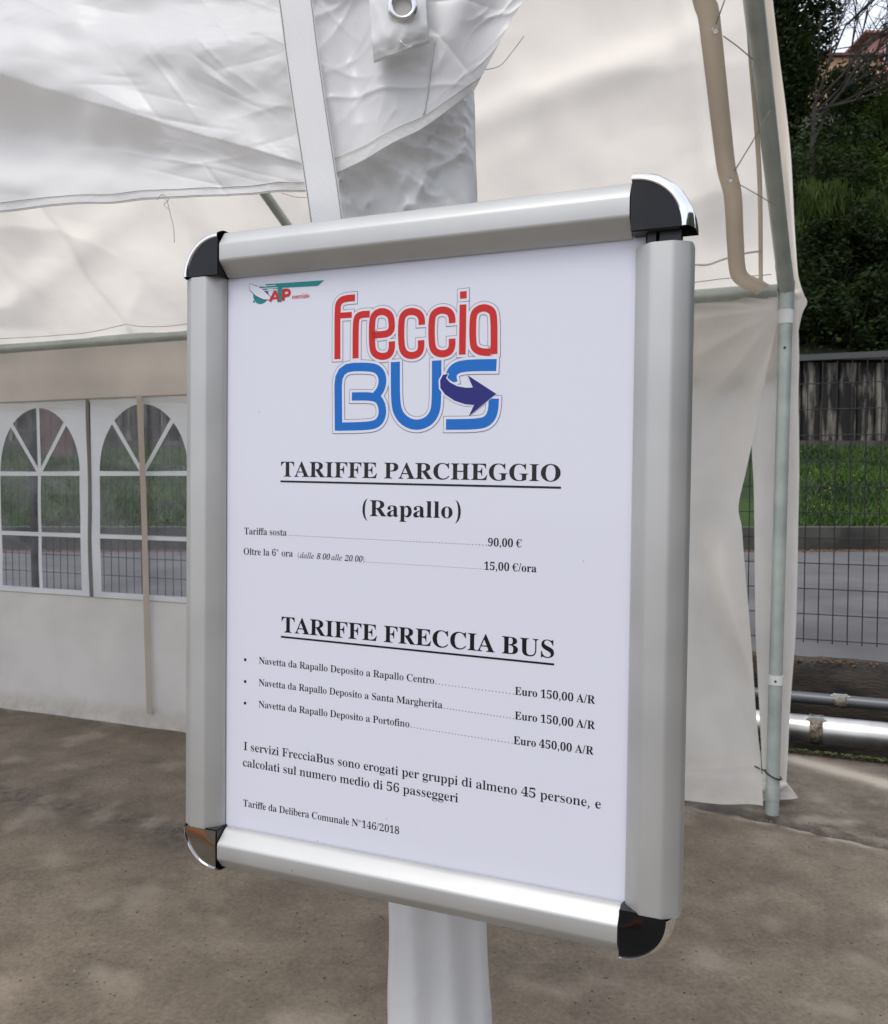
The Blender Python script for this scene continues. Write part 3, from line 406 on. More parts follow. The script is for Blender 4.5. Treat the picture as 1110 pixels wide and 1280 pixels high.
# trench beyond the slab, the low wall carrying the road and fence
DARKC = mat('shade_dark_concrete', (.05, .04, .032), .8); vary(DARKC, (.014, .011, .009), (.07, .055, .04), 3.5, bump=.6, bscale=30, stretch=(1, 1, 3), lo=.4, hi=.75)  # near-black colour carries the shade inside the trench
mb = MB(); mb.add([td(-60, .85, -.001), td(19, .85, -.001), td(19, .86, -.4), td(-60, .86, -.4)], [(0, 1, 2, 3)])
mb.add([td(-60, .86, -.4), td(19, .86, -.4), td(19, 1.66, -.4), td(-60, 1.66, -.4)], [(0, 1, 2, 3)])
tag(mb.build('trench', DARKC), kind='structure')
lw = empty('low_wall', td(0, 1.66, 0))
tag(lw, 'low concrete wall with shade painted into its dark colour, behind the two pipes, under the mesh fence', 'wall')
vv = []; ff = []; ntw = 300
for i in range(ntw + 1):
    t = -6 + 15 * i / ntw
    for z, dd in ((-.4, 1.64), (0, 1.63), (.16, 1.615), (.235, 1.62), (.262, 1.65), (.262, 1.74)):
        q = Vector((t * 6, z * 9, 2)); vv.append(td(t, dd + .018 * fbm(q), z + .008 * fbm(q * 2.3)))
    if i < ntw: ff += [(i * 6 + k, (i + 1) * 6 + k, (i + 1) * 6 + k + 1, i * 6 + k + 1) for k in range(5)]
lwo = mesh('wall_face', vv, ff, DARKC, lw, True)
# rusty soil and leaf litter lying along the top of it
M['litter'] = mat('leaf_litter', (.11, .055, .03), .9); vary(M['litter'], (.05, .028, .018), (.20, .10, .05), 40, lo=.3, hi=.7)
def scatter(name, n, f, s, m, label, cat='debris', kinds=3):
    mb = MB()
    for i in range(n):
        p = f(); r = s * random.uniform(.4, 1.2); a = random.uniform(0, 6.3)
        x = Vector((cos(a), sin(a), random.uniform(-.3, .3))) * r; y = Vector((-sin(a), cos(a), random.uniform(-.3, .3))) * r * random.uniform(.5, .9)
        z = Vector((0, 0, r * .5))
        mb.add([p - x, p - y, p + x, p + y, p + z, p - z], [(0, 1, 4), (1, 2, 4), (2, 3, 4), (3, 0, 4), (1, 0, 5), (2, 1, 5), (3, 2, 5), (0, 3, 5)])
    o = mb.build(name, m); tag(o, label, cat, None, 'stuff'); return o
scatter('leaf_litter', 2600, lambda: td(random.uniform(-3, 7.5), 1.60 + abs(random.gauss(0, .04)), .262 + random.uniform(-.012, .012)), .009, M['litter'], 'rust brown leaf litter along the top of the low wall')
M['moss'] = mat('moss', (.06, .07, .015), .95); vary(M['moss'], (.02, .022, .008), (.09, .11, .02), 20)
scatter('moss', 1500, lambda: td(random.uniform(-3, 1.5), .85 - abs(random.gauss(0, .022)), .001), .009, M['moss'], 'dark moss along the concrete edge before the pipes', 'moss')
M['grit'] = mat('grit', (.2, .17, .14), .9); vary(M['grit'], (.05, .04, .03), (.34, .30, .26), 60)
def gritpos():
    k = random.random()
    if k < .5:
        a = random.uniform(-.4, 1.3); return pa + ed * a + en * abs(random.gauss(.02, .07)) + Z * -.02
    if k < .8: return la + ld * random.uniform(-.6, 1.8) + ln_ * random.gauss(0, .05)
    return td(random.uniform(-1.5, 4), random.uniform(-2.4, .8))
scatter('loose_grit', 900, gritpos, .0035, M['grit'], 'fine loose grit lying on the stained concrete', 'grit')
M['speck'] = mat('dark_grit', (.03, .025, .02), .9)
scatter('dark_grit', 700, lambda: td(random.uniform(-1.6, 3.8), random.uniform(-2.7, .7), .003), .0035, M['speck'], 'tiny dark specks of dirt strewn over the concrete', 'grit')
# road behind the wall
ROAD = mat('grey_road', (.2, .2, .21), .85); vary(ROAD, (.085, .082, .082), (.128, .124, .124), 1.6, detail=10, bump=.3, bscale=80, dist=.004)
kY = 11.6
tag(mesh('road', [td(-60, 1.742, .25), td(19, 1.742, .25), Vector((-20, kY + .08, .25)), Vector((90, kY + .08, .25))], [(0, 3, 2, 1)], ROAD), kind='structure')
KERB = mat('kerb_concrete', (.12, .12, .115), .9); vary(KERB, (.025, .025, .022), (.07, .07, .062), 2, bump=.4, bscale=20)
mb = MB(); mb.box((0, kY + .2, .385), Vector((90, 0, 0)), Vector((0, .15, 0)), Vector((0, 0, .175)))
tag(mb.build('kerb', KERB), kind='structure')
scatter('dry_leaves', 2600, lambda: Vector((random.uniform(-8, 9), kY + .02 - abs(random.gauss(0, .10)), .255)), .028, M['litter'], 'rust brown dry leaves gathered along the far kerb')
# grass bank
BANK = mat('grass_turf', (.035, .09, .012), .95); vary(BANK, (.008, .024, .001), (.022, .056, .002), 1.2, detail=8, bump=.6, bscale=10, dist=.05)
wY = 17.0
def bankz(y): return .50 + (y - kY - .35) * (1.80 - .50) / (wY - kY - .35)
bv, bf = [], []
xs = [-90, -30] + lin(-14, 14, 70) + [14, 30, 90]; ys = lin(kY + .35, wY, 14) + [wY]
for y in ys:
    for x in xs: bv.append(Vector((x, y, bankz(y) + (.05 * fbm(Vector((x, y, 0)) * .8) if abs(x) < 15 else 0))))
nx = len(xs); bf = [(j * nx + i, j * nx + i + 1, (j + 1) * nx + i + 1, (j + 1) * nx + i) for j in range(len(ys) - 1) for i in range(nx - 1)]
tag(mesh('grass_bank', bv, bf, BANK, None, True), kind='structure')
M['blade'] = mat('grass_blade', (.05, .13, .015), .6); vary(M['blade'], (.013, .040, .001), (.045, .098, .003), .9, detail=4)
mb = MB()
for i in range(26000):
    y = random.uniform(kY + .38, wY - .05); x = random.uniform(.4, .6) * y if random.random() < .45 else random.uniform(-.56, -.2) * y
    z = bankz(y); h = random.uniform(.05, .15); a = random.uniform(0, 6.3); w = .012
    p = Vector((x, y, z)); dx = Vector((cos(a), sin(a), 0)); lean = Vector((random.gauss(0, .05), random.gauss(0, .04), h))
    mb.add([p - dx * w, p + dx * w, p + lean], [(0, 1, 2)])
tag(mb.build('grass', M['blade']), 'bright green mown grass on the bank beyond the road', 'grass', None, 'stuff')
# small yellow flowers, sparse
M['petal'] = mat('yellow_flower', (.55, .5, .03), .7)
scatter('dandelion_flowers', 60, lambda: (lambda y: Vector((random.uniform(.4, .55) * y, y, bankz(y) + .09)))(random.uniform(kY + .5, wY - .3)), .014, M['petal'], 'tiny yellow flowers dotted over the grass bank', 'flowers')
# retaining wall of old precast panels
RW = mat('stained_precast', (.3, .28, .25), .9)
rt_ = RW.node_tree; b = rt_.nodes['Principled BSDF']; t_ = N(RW, 'ShaderNodeTexCoord')
mp = N(RW, 'ShaderNodeMapping'); mp.inputs['Scale'].default_value = (3.4, 1, .55); oi = N(RW, 'ShaderNodeObjectInfo'); va = N(RW, 'ShaderNodeVectorMath', operation='ADD'); mu = N(RW, 'ShaderNodeMath', operation='MULTIPLY'); mu.inputs[1].default_value = 60; L(RW, oi.outputs['Random'], mu.inputs[0]); L(RW, t_.outputs['Object'], va.inputs[0]); L(RW, mu.outputs[0], va.inputs[1]); L(RW, va.outputs[0], mp.inputs[0])
n1 = N(RW, 'ShaderNodeTexNoise', Scale=1.6, Detail=9, Roughness=.62); L(RW, mp.outputs[0], n1.inputs['Vector'])
r1 = N(RW, 'ShaderNodeValToRGB'); e = r1.color_ramp.elements; e[0].position = .50; e[0].color = (.008, .007, .006, 1); e[1].position = .66; e[1].color = (.20, .18, .15, 1)
L(RW, n1.outputs['Fac'], r1.inputs[0]); L(RW, r1.outputs[0], b.inputs['Base Color'])
rw = empty('retaining_wall', (9, wY, 1.8)); tag(rw, 'black stained precast concrete retaining wall above the grass bank', 'wall')
RB = mat('black_wall_base', (.02, .018, .016), .9)
z0, z1 = 1.75, 3.52
mb = MB(); mb.box((0, wY + .35, (z0 + z1) / 2), Vector((90, 0, 0)), Vector((0, .12, 0)), Vector((0, 0, (z1 - z0) / 2)))
mb.build('backing', RB, rw)
mb = MB(); mb.box((0, wY + .07, z0 + .09), Vector((90, 0, 0)), Vector((0, .12, 0)), Vector((0, 0, .10))); mb.build('footing', KERB, rw)
mb = MB(); mb.box((0, wY + .12, z1 + .02), Vector((90, 0, 0)), Vector((0, .2, 0)), Vector((0, 0, .035))); mb.build('coping', RB, rw)
def slabmesh():
    mb = MB(); h = (z1 - z0 - .22) / 2; hw = .165
    sec = [(-hw, .05), (-hw + .012, 0), (-.05, .0), (-.035, .02), (.03, .02), (.045, 0), (hw - .012, 0), (hw, .05)]
    v = [Vector((x, y, z)) for z in (-h, h) for x, y in sec]; n = len(sec)
    mb.add(v, [(i, i + 1, n + i + 1, n + i) for i in range(n - 1)]); return mb
pm = None
for i in range(70):
    x = -12.6 + i * .36
    if -6.0 < x < 5.5 and False: continue
    if pm is None:
        o = slabmesh().build('panel', RW, rw, inv=False); pm = o.data
    else: o = bpy.data.objects.new('panel', pm); link(o, rw)
    o.location = Vector((x, wY + .1 + random.uniform(-.012, .012), (z0 + z1) / 2 + .06)) - rw.location
# hillside
HILL = mat('dark_hillside', (.012, .018, .006), .98); vary(HILL, (.004, .005, .002), (.018, .026, .008), 1.1, detail=6)  # near-black colour holds the shade under the dense foliage
def hillz(x, y): return 3.5 + max(0, (y - wY - .4)) * .53 + 1.2 * fbm(Vector((x, y, 0)) * .09)* min(1, (y - wY) / 6)
xs = lin(-60, 70, 60); ys = [wY + .48] + lin(wY + 2, 62, 24) + [62, 110]
hv = [Vector((x, y, hillz(x, min(y, 66)))) for y in ys for x in xs]; nx = len(xs)
hf = [(j * nx + i, j * nx + i + 1, (j + 1) * nx + i + 1, (j + 1) * nx + i) for j in range(len(ys) - 1) for i in range(nx - 1)]
tag(mesh('hillside', hv, hf, HILL, None, True), kind='structure')

# ------------------------------------------------------------------ foliage
def leafmat(name, c1, c2, tr=.25):
    m = mat(name, c1, .75, 0, Specular_IOR_Level=.25); vary(m, c1, c2, 1.6, detail=4); nt = m.node_tree; b = nt.nodes['Principled BSDF']
    t = N(m, 'ShaderNodeBsdfTranslucent'); t.inputs[0].default_value = (c2[0] * 1.4, c2[1] * 1.5, c2[2], 1)
    x = N(m, 'ShaderNodeMixShader'); x.inputs[0].default_value = tr; L(m, b.outputs[0], x.inputs[1]); L(m, t.outputs[0], x.inputs[2])
    L(m, x.outputs[0], nt.nodes['Material Output'].inputs[0]); return m
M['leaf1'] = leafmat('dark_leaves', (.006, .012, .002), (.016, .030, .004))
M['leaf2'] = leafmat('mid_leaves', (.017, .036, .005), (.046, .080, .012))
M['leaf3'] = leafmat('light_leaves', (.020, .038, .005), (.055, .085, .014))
M['bark'] = mat('bark', (.05, .04, .03), .9); vary(M['bark'], (.010, .008, .006), (.032, .026, .020), 4)
def leaves(mb, c, rad, n, ls, clumps=14, droop=0, upright=False):
    c = Vector(c); cl = []
    for i in range(clumps):
        d = Vector((random.gauss(0, 1), random.gauss(0, 1), random.gauss(0, 1))).normalized() * random.uniform(.25, .85)
        cl.append((Vector((d.x * rad[0], d.y * rad[1], d.z * rad[2])), random.uniform(.22, .48)))
    for i in range(n):
        o, r = random.choice(cl)
        d = Vector((random.gauss(0, 1), random.gauss(0, 1), random.gauss(0, 1))).normalized() * (r * random.random() ** .4)
        p = c + o + Vector((d.x * rad[0], d.y * rad[1], d.z * rad[2]))
        s = ls * random.uniform(.6, 1.3)
        x = Vector((random.gauss(0, 1), random.gauss(0, 1), random.gauss(0, .6))).normalized()
        if upright: x = Vector((random.gauss(0, .25), random.gauss(0, .25), 1)).normalized()
        y = x.cross(Vector((random.gauss(0, 1), random.gauss(0, 1), random.gauss(0, 1)))).normalized()
        k = .16 if upright else .42
        l = s * (2.2 if upright else 1)
        mb.add([p - x * l, p + y * s * k, p + x * l, p - y * s * k], [(0, 1, 2, 3)])
def tree(name, base, h, rad, n, ls, lm, label, cat, group, clumps=18, cz=.62):
    e = empty(name, base); tag(e, label, cat, group); base = Vector(base); mb = MB()
    top = base + Vector((random.uniform(-.3, .3), 0, h * .8))
    mb.tube([base - Z * .5, base + Z * h * .3 + Vector((.1, 0, 0)), top], [h * .022 + .04, h * .016 + .03, .03], 8)
    for i in range(8):
        f = random.uniform(.35, .75); a = random.uniform(0, 6.3); s = base.lerp(top, f)
        mb.tube([s, s + Vector((cos(a) * rad[0] * .35, sin(a) * rad[1] * .35, h * .10)), s + Vector((cos(a) * rad[0] * .75, sin(a) * rad[1] * .75, h * .16))], [.05, .035, .012], 5)
    mb.build('trunk', M['bark'], e); mc = MB(); leaves(mc, base + Z * h * cz, rad, n, ls, clumps); mc.build('crown', lm, e)
def hz(x, y): return hillz(x, y)
def px2(x, Y): return (x - CX) / FPX * Y
T1 = [  # px, Y, height, rx, rz, n, leaf
    (972, 24, 10.5, 1.45, 4.4, 15000, .09, 'leaf1', 'tall dark leafy tree rising right beside the tent edge'),
    (1062, 27, 5.2, 2.4, 2.6, 11000, .09, 'leaf1', 'dark rounded tree on the slope below the orange house'),
    (1125, 25, 5.0, 2.2, 2.4, 9000, .09, 'leaf2', 'dark green tree cut by the right edge under the pink house'),
    (1015, 21, 4.6, 1.7, 2.2, 8000, .08, 'leaf1', 'dark bushy tree low on the slope right above the stained wall'),
]
for (px, Y, h, rx, rz, n, ls, lm, lab) in T1:
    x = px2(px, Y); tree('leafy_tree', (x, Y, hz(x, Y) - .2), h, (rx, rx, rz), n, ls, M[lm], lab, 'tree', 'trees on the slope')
# shrubs: dark screen, then lighter tall weeds
def shrub(px, Y, zc, rad, n, ls, lm, lab, grp, up=False, name='shrub', cat='shrub'):
    x = px2(px, Y); e = empty(name, (x, Y, zc - rad[2])); tag(e, lab, cat, grp)
    mb = MB(); leaves(mb, (x, Y, zc), rad, n, ls, 16, upright=up); mb.build('foliage', lm, e)
    mb = MB()
    for k in range(5): mb.tube([(x + random.uniform(-.1, .1), Y, hz(x, Y) - .1), (x + random.uniform(-.5, .5) * rad[0], Y, zc + rad[2] * .4)], [.025, .008], 5)
    mb.build('stem', M['bark'], e)
SH = [(1010, 18.3, 4.6, 'leaf1', 'dark shrub just above the wall, nearest the tent pole'), (1062, 18.2, 4.5, 'leaf1', 'dark shrub above the middle of the stained wall'), (1112, 18.4, 4.7, 'leaf1', 'dark shrub above the wall at the right edge'),
      (1035, 19.2, 6.0, 'leaf1', 'dark shrub second row, between the tall weeds and the wall'), (1095, 19.4, 6.0, 'leaf1', 'dark shrub second row at the right edge')]
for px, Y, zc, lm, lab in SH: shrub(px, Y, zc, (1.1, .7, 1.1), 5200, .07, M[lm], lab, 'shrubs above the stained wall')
for px, Y, zc, lab in [(1028, 19.8, 6.9, 'tuft of light green tall weeds nearest the tent'), (1065, 20, 6.7, 'tuft of light green tall weeds in the middle of the slope'), (1102, 19.9, 6.9, 'tuft of light green tall weeds at the right edge')]:
    shrub(px, Y, zc, (.8, .6, 1.1), 2600, .07, M['leaf3'], lab, 'tall weeds on the slope', True, 'tall_weeds', 'weeds')
for px, Y, zc, lab in [(1000, 23, 8.2, 'mid green bush left, high on the slope'), (1045, 24, 9.3, 'mid green bush in front of the orange house'), (1090, 23, 8.8, 'mid green bush below the pink house')]:
    shrub(px, Y, zc, (1.3, 1, 1.1), 4200, .075, M['leaf2'], lab, 'bushes high on the slope')
# low undergrowth over the whole slope
mb = MB()
for i in range(34000):
    y = wY + .8 + 30 * random.random() ** 1.6; x = random.uniform(-.75 * y, 1.15 * y); k = .5 + .5 * noise.noise(Vector((x * .35, y * .35, 0)))
    p = Vector((x, y, hillz(x, y) + random.uniform(0, .3 + 1.3 * k))); s = random.uniform(.045, .09) * (1 + (y - wY) * .07)
    a = Vector((random.gauss(0, 1), random.gauss(0, 1), random.gauss(0, .6))).normalized(); q = a.cross(Vector((random.gauss(0, 1), random.gauss(0, 1), random.gauss(0, 1)))).normalized()
    mb.add([p - a * s, p + q * s * .5, p + a * s, p - q * s * .5], [(0, 1, 2, 3)])
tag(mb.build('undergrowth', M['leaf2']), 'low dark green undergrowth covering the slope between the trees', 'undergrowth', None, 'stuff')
# bare tree with fanned twigs
e = empty('bare_tree', (px2(1000, 23), 23, hz(px2(1000, 23), 23) + .3)); tag(e, 'bare twiggy tree fanning out against the sky', 'tree')
mb = MB()
def branch(p, d, l, r, k):
    q = p + d * l * .5; e2 = q + (d + Vector((random.gauss(0, .08), random.gauss(0, .05), .04))).normalized() * l * .5
    mb.tube([p, q, e2], [r, r * .85, r * .65], 5, False)
    if k == 0: return
    for i in range(3 if k > 1 else 4):
        nd = (d + Vector((random.gauss(.08, .38), random.gauss(0, .3), random.gauss(.02, .25)))).normalized()
        branch(q if i == 0 else e2, nd, l * random.uniform(.6, .85), r * .72, k - 1)
b0 = Vector(e.location)
mb.tube([b0 - Z * .6, b0 + Vector((.2, 0, 4.2))], [.07, .055], 7)
for dx, dz in ((.15, 1), (.75, .75), (1.1, .45), (.45, .9), (.3, 1), (.95, .2), (.6, .6), (.85, .95)):
    branch(b0 + Vector((.2, 0, random.uniform(3.0, 4.4))), Vector((dx, random.uniform(-.2, .2), dz)).normalized(), 2.0, .034, 5)
mb.build('branches', M['bark'], e)

# ------------------------------------------------------------------ houses on the hill
def house(name, x0, x1, Y, dep, zb, ze, over, wallm, roofm, lab, wins, rise=.6):
    e = empty(name, ((x0 + x1) / 2, Y, zb)); tag(e, lab, 'house')
    mb = MB(); mb.box(((x0 + x1) / 2, Y + dep / 2, (zb + ze) / 2), Vector(((x1 - x0) / 2, 0, 0)), Vector((0, dep / 2, 0)), Vector((0, 0, (ze - zb) / 2))); mb.build('wall', wallm, e)
    a, b_, c, d_ = x0 - over, x1 + over, Y - over, Y + dep + over; m_ = (c + d_) / 2
    v = [(a, c, ze), (b_, c, ze), (b_, d_, ze), (a, d_, ze), (a, c, ze + .16), (b_, c, ze + .16), (b_, d_, ze + .16), (a, d_, ze + .16), (a + over * 2, m_, ze + rise + .16), (b_ - over * 2, m_, ze + rise + .16)]
    r = mesh('roof', v, [(0, 3, 2, 1), (0, 1, 5, 4), (1, 2, 6, 5), (2, 3, 7, 6), (3, 0, 4, 7), (4, 5, 9, 8), (5, 6, 9), (6, 7, 8, 9), (7, 4, 8)], roofm, e)
    for (wx, wz, ww, wh) in wins:
        mb = MB(); mb.box((wx, Y - .03, wz), Vector((ww / 2 + .08, 0, 0)), Vector((0, .05, 0)), Vector((0, 0, wh / 2 + .08))); w = mb.build('window', M['sleeve'], e)
        mb = MB(); mb.box((wx, Y - .09, wz), Vector((ww / 2, 0, 0)), Vector((0, .02, 0)), Vector((0, 0, wh / 2))); mb.build('pane', M['black'], w)
OR = mat('ochre_render', (.52, .26, .13), .9); vary(OR, (.34, .20, .12), (.46, .27, .17), .6)
PK = mat('pink_render', (.40, .19, .16), .9); RF = mat('brown_roof_tiles', (.06, .04, .035), .85); vary(RF, (.04, .028, .024), (.12, .07, .055), 3)
RF2 = mat('terracotta_eave', (.26, .13, .10), .85)
Yh = 58
def hx(px): return (px - CX) / FPX * Yh
def hzp(y): return 1.25 + (595 - y) / FPX * Yh
house('hillside_house', hx(1020), hx(1088), Yh, 6, hzp(140), hzp(83), .35, OR, RF, 'ochre orange house with a low brown roof behind the bare twigs', [], .35)
house('hillside_house', hx(1094), hx(1150), Yh + 2, 6, hzp(120), hzp(40), .6, PK, RF2, 'pink house with a terracotta eave cut by the top right edge', [(hx(1122), hzp(60), .9, 1.2)], .5)
house('hillside_house', hx(1078), hx(1140), Yh - 24, 5, hzp(160) - 12 , 1.25 + (595 - 150) / FPX * (Yh - 24), .25, OR, mat('grey_roof', (.3, .3, .29), .8), 'low ochre house under a grey roof, half hidden by bushes', [], .2)
# blocky buildings beyond the road, seen hazily through the tent windows
BR = mat('red_brick', (.085, .045, .035), .9)
house('garden_shed', -7.5, -6.9, 16.2, 1.2, 1.4, 3.1, .1, BR, RF, 'red brick shed on the bank, seen through the left tent window', [], .2)

# ------------------------------------------------------------------ mesh fence
FN = mat('dark_fence_wire', (.035, .035, .038), .5, .6); FP = mat('grey_fence_post', (.06, .065, .07), .6, .2)
fd = 1.80; fz0, fz1 = .345, 1.90
fe = empty('mesh_fence', td(0, fd, .25)); tag(fe, 'dark wire mesh fence with a grey top rail behind the tent', 'fence')
bar = None
t = -3.2; barsp = .0735
while t < 9.0:
    if bar is None:
        mb = MB(); mb.tube([(0, 0, fz0 - .02), (0, 0, fz1 - .01)], .0032, 5); o = mb.build('bar', FN, fe, inv=False); bar = o.data
    else: o = bpy.data.objects.new('bar', bar); link(o, fe)
    o.location = td(t, fd) - fe.location; t += barsp
wire = None; k = 0; z = fz0
while z < fz1 - .02:
    if wire is None:
        mb = MB(); mb.tube([-3.25 * U, 9.02 * U], .0030, 5); o = mb.build('wire', FN, fe, inv=False); wire = o.data
    else: o = bpy.data.objects.new('wire', wire); link(o, fe)
    o.location = td(0, fd - .005, z) - fe.location; z += .141
mb = MB(); mb.box(td(2.9, fd, fz1), U * 6.15, D * .012, Z * .016); mb.build('top_rail', FP, fe)
tp = wt(39, 700, fd)[0]
for i in range(-2, 3):
    mb = MB(); mb.box(td(tp + i * 2.55, fd + .04, 1.1), U * .022, D * .022, Z * .85); mb.build('post', FN, fe)

# ------------------------------------------------------------------ pipes in the trench
PS = mat('aluminium_pipe', (.72, .70, .66), .32, .9); vary(PS, (.5, .48, .45), (.78, .77, .74), 5, rough=(.25, .5), bump=.1, bscale=40, dist=.002)
PD = mat('dark_iron_pipe', (.12, .125, .13), .45, .5)
RU = mat('rusty_clamp', (.16, .12, .09), .7, .4); vary(RU, (.07, .045, .03), (.32, .28, .22), 60)
def pipe(d, z, r, m, lab, clamps, name):
    e = empty(name, td(0, d, z)); tag(e, lab, 'pipe'); mb = MB(); mb.tube([td(-5 + .5 * i, d, z) for i in range(28)], r, 24); autosmooth(mb.build('pipe_run', m, e))
    for c in clamps:
        mb = MB(); mb.tube([td(c - .028, d, z), td(c + .028, d, z)], r + .004, 24); autosmooth(mb.build('clamp', RU, e))
        for s in (-1, 1):
            mb = MB(); mb.tube([td(c + s * .026 - .004, d, z), td(c + s * .026 + .004, d, z)], r + .007, 24); autosmooth(mb.build('clamp_rib', RU, e))
        mb = MB(); mb.box(td(c, d - r * .55, z + r * .9), U * .035, D * .008, Z * .01); mb.tube([td(c - .045, d - r * .55, z + r * .9), td(c + .045, d - r * .55, z + r * .9)], .005, 8); mb.build('clamp_bolt', M['tube'], e)
pc = wt(1020, 905, 1.15)[0]
pipe(1.15, .018, .066, PS, 'thick shiny aluminium pipe lying in front of the low wall', [pc], 'large_pipe')
pipe(1.42, .105, .030, PD, 'thin dark grey pipe running behind the thick shiny one', [wt(1050, 880, 1.42)[0]], 'small_pipe')
BL = mat('blue_plastic', (.05, .04, .35), .4)
mb = MB(); mb.tube(smoothline([td(-.62, 1.2, .06), td(-.66, 1.22, .10), td(-.72, 1.25, .115), td(-.80, 1.28, .08)], 12), .012, 8)
tag(mb.build('blue_hose', BL), 'short blue plastic hose behind the shiny pipe at the right edge', 'hose')
# ------------------------------------------------------------------ the party tent: frame and roof
ez = wt(985, 362)[1]                                   # height of the eave rail
slope = .62
rn = (D * slope + Z).normalized()                      # roof slope rises towards the camera: normal of the far slope
rp = td(0, 0, ez + .012)
def onroof(x, y, off=0): return onplane(x, y, rp - rn * off, rn)
tent = empty('party_tent', td(0, 0, 0)); tag(tent, 'white party tent with a pale steel tube frame and translucent roof', 'tent')
# far roof slope: rows from eave to ridge, along the tent
t_e, t_r = wt(997, 362)[0], (onroof(958, -60) - O).dot(U)
d_r = -1.45
def roofpt(a, b):
    d = .03 + (d_r - .03) * b
    t0 = t_e + (t_r - t_e) * (d / ((onroof(958, -60) - O).dot(D)))
    return O + U * (t0 + 7.0 * a) + D * d + Z * (ez + .012 - d * slope)
rrows = [[roofpt(a / 6, b / 4) for a in range(7)] for b in range(5)]
SHADOW_FOLDS = [(onroof(846, -60), onroof(892, 262), .030, .030), (onroof(560, 165), onroof(880, 60), .022, .045), (onroof(40, 240), onroof(150, 415), .026, .03), (onroof(600, 60), onroof(790, 250), .012, .05), (onroof(170, 250), onroof(20, 380), .016, .05)]  # shadow bands put into the cloth's shape as raised ridges
def hroof(a, b, p):
    fs = 0
    for fa, fb, am, wi in SHADOW_FOLDS:
        e_ = fb - fa; l_ = e_.length; u_ = (p - fa).dot(e_) / l_; dd = (p - fa - e_ * (u_ / l_)).length
        if dd < .25: fs += am * gauss(dd, wi) * sstep(-.25, .1, u_) * (1 - sstep(l_ - .1, l_ + .25, u_))
    return fs + hroof0(a, b, p)
def hroof0(a, b, p):
    t = (p - O).dot(U)
    s = -.03 * sin(pi * b) * (.5 - .5 * cos(2 * pi * t / 1.9)) * 1.2
    q = Vector((t * 1.3, b * 3, .3))
    s += .03 * noise.noise(q * 1.1) + .05 * noise.noise(Vector((t * 1.2 + b * 2.2, b * 1.4 - t * .5, 2)))
    s += .030 * crease(Vector((t * 1.0 + b * 1.6, b * 2.2 - t * .9, 5)), 1) + .002 * crease(q * 3, 2)
    return s
roof = Sheet(rrows, rn, hroof)
roof.build('roof_cover', 420, 110, M['roof'], tent)
# near roof slope over the camera side, from ridge down to the near eave
dn = (NL - O).dot(D)
def roof2(a, b):
    d = d_r + (dn - d_r) * b
    return O + U * (t_r + (t_r - t_e) * .0 + 7.0 * a) + D * d + Z * (ez + .012 - d_r * slope + (d - d_r) * slope)
r2 = [[roof2(a / 6, b / 3) for a in range(7)] for b in range(4)]
ezn = r2[-1][0].z
Sheet(r2, Z, lambda a, b, p: .015 * noise.noise(p * 2)).build('roof_cover', 90, 40, M['roof'], tent)
# outside valance hanging below the far eave
vr_ = [[O + U * (t_e - .0 + 7 * a / 6) + D * (.06 + .01 * j) + Z * (ez + .01 - .30 * j / 2) for a in range(7)] for j in range(3)]
Sheet(vr_, D, lambda a, b, p: .012 * sin((p - O).dot(U) * 9) * b + .01 * noise.noise(p * 3)).build('valance', 200, 10, M['roof'], tent)
# seam along the roof just above the eave
def roofline(pts, off): return [onroof(x, y, off) for x, y in pts]
sm_ = [roof.pt(a, .055, -.006) for a in lin(0.012, 1, 80)]
mb = MB(); mb.tube(sm_, .0016, 5); mb.build('eave_seam', M['thread'], tent)
# rail, rafters, leg
def tube_part(name, pts, r, m, par=tent, n=20):
    mb = MB(); mb.tube(pts, r, n); return autosmooth(mb.build(name, m, par))
C_ = td(wt(983, 366)[0], 0, ez)
tube_part('eave_rail', [C_ + U * .06, C_ + U * 3.5, C_ + U * 7], .026, M['tube'])
tube_part('leg', [C_ - Z * .02, td(0, -.01, .0)], .024, M['tube'])
lt = td(0, -.01, 0) - C_; 
for f, ln, r in ((.035, .055, .0262), (.73, .035, .0262), (.945, .05, .0258)):
    p = C_ + lt * f; tube_part('leg_collar', [p, p + lt.normalized() * ln], r, M['sleeve'] if f < .9 else M['tube'])
for f in (.11, .74):
    p = C_ + lt * f - D * .0245; mb = MB(); mb.tube([p, p - D * .003], .0045, 10); mb.build('bolt', M['black'], tent)
ra, rb = onroof(984, 362, .03), onroof(938, -40, .03)
rv = (rb - ra).normalized(); rL = 1.45 / abs(rv.dot(D))
tube_part('rafter', [C_, C_ + rv * .12, ra + rv * rL], .027, M['tube'])
mb = MB(); mb.tube([C_ + U * .03, C_ + U * .13], .023, 18); mb.tube([C_ - lt.normalized() * .03, C_ + lt.normalized() * .07], .028, 18)
mb.tube([C_, C_ + rv * .13], .0285, 18)
autosmooth(mb.build('corner_joint', M['tube'], tent))
for q0, q1 in ((.135, .17), (.20, .235)):
    tube_part('rail_sleeve', [C_ + U * q0, C_ + U * q1], .0215, M['sleeve'])
# mid rafters
for px, py in ((338, 252),):
    p = onroof(px, py, .045); back = abs((p - O).dot(D)) / abs(rv.dot(D))
    tube_part('rafter', [p - rv * back, p - rv * back + rv * rL], .018, M['tube'])
ridge_a = ra + rv * rL
tube_part('ridge_pole', [ridge_a, ridge_a + U * 7], .02, M['tube'])
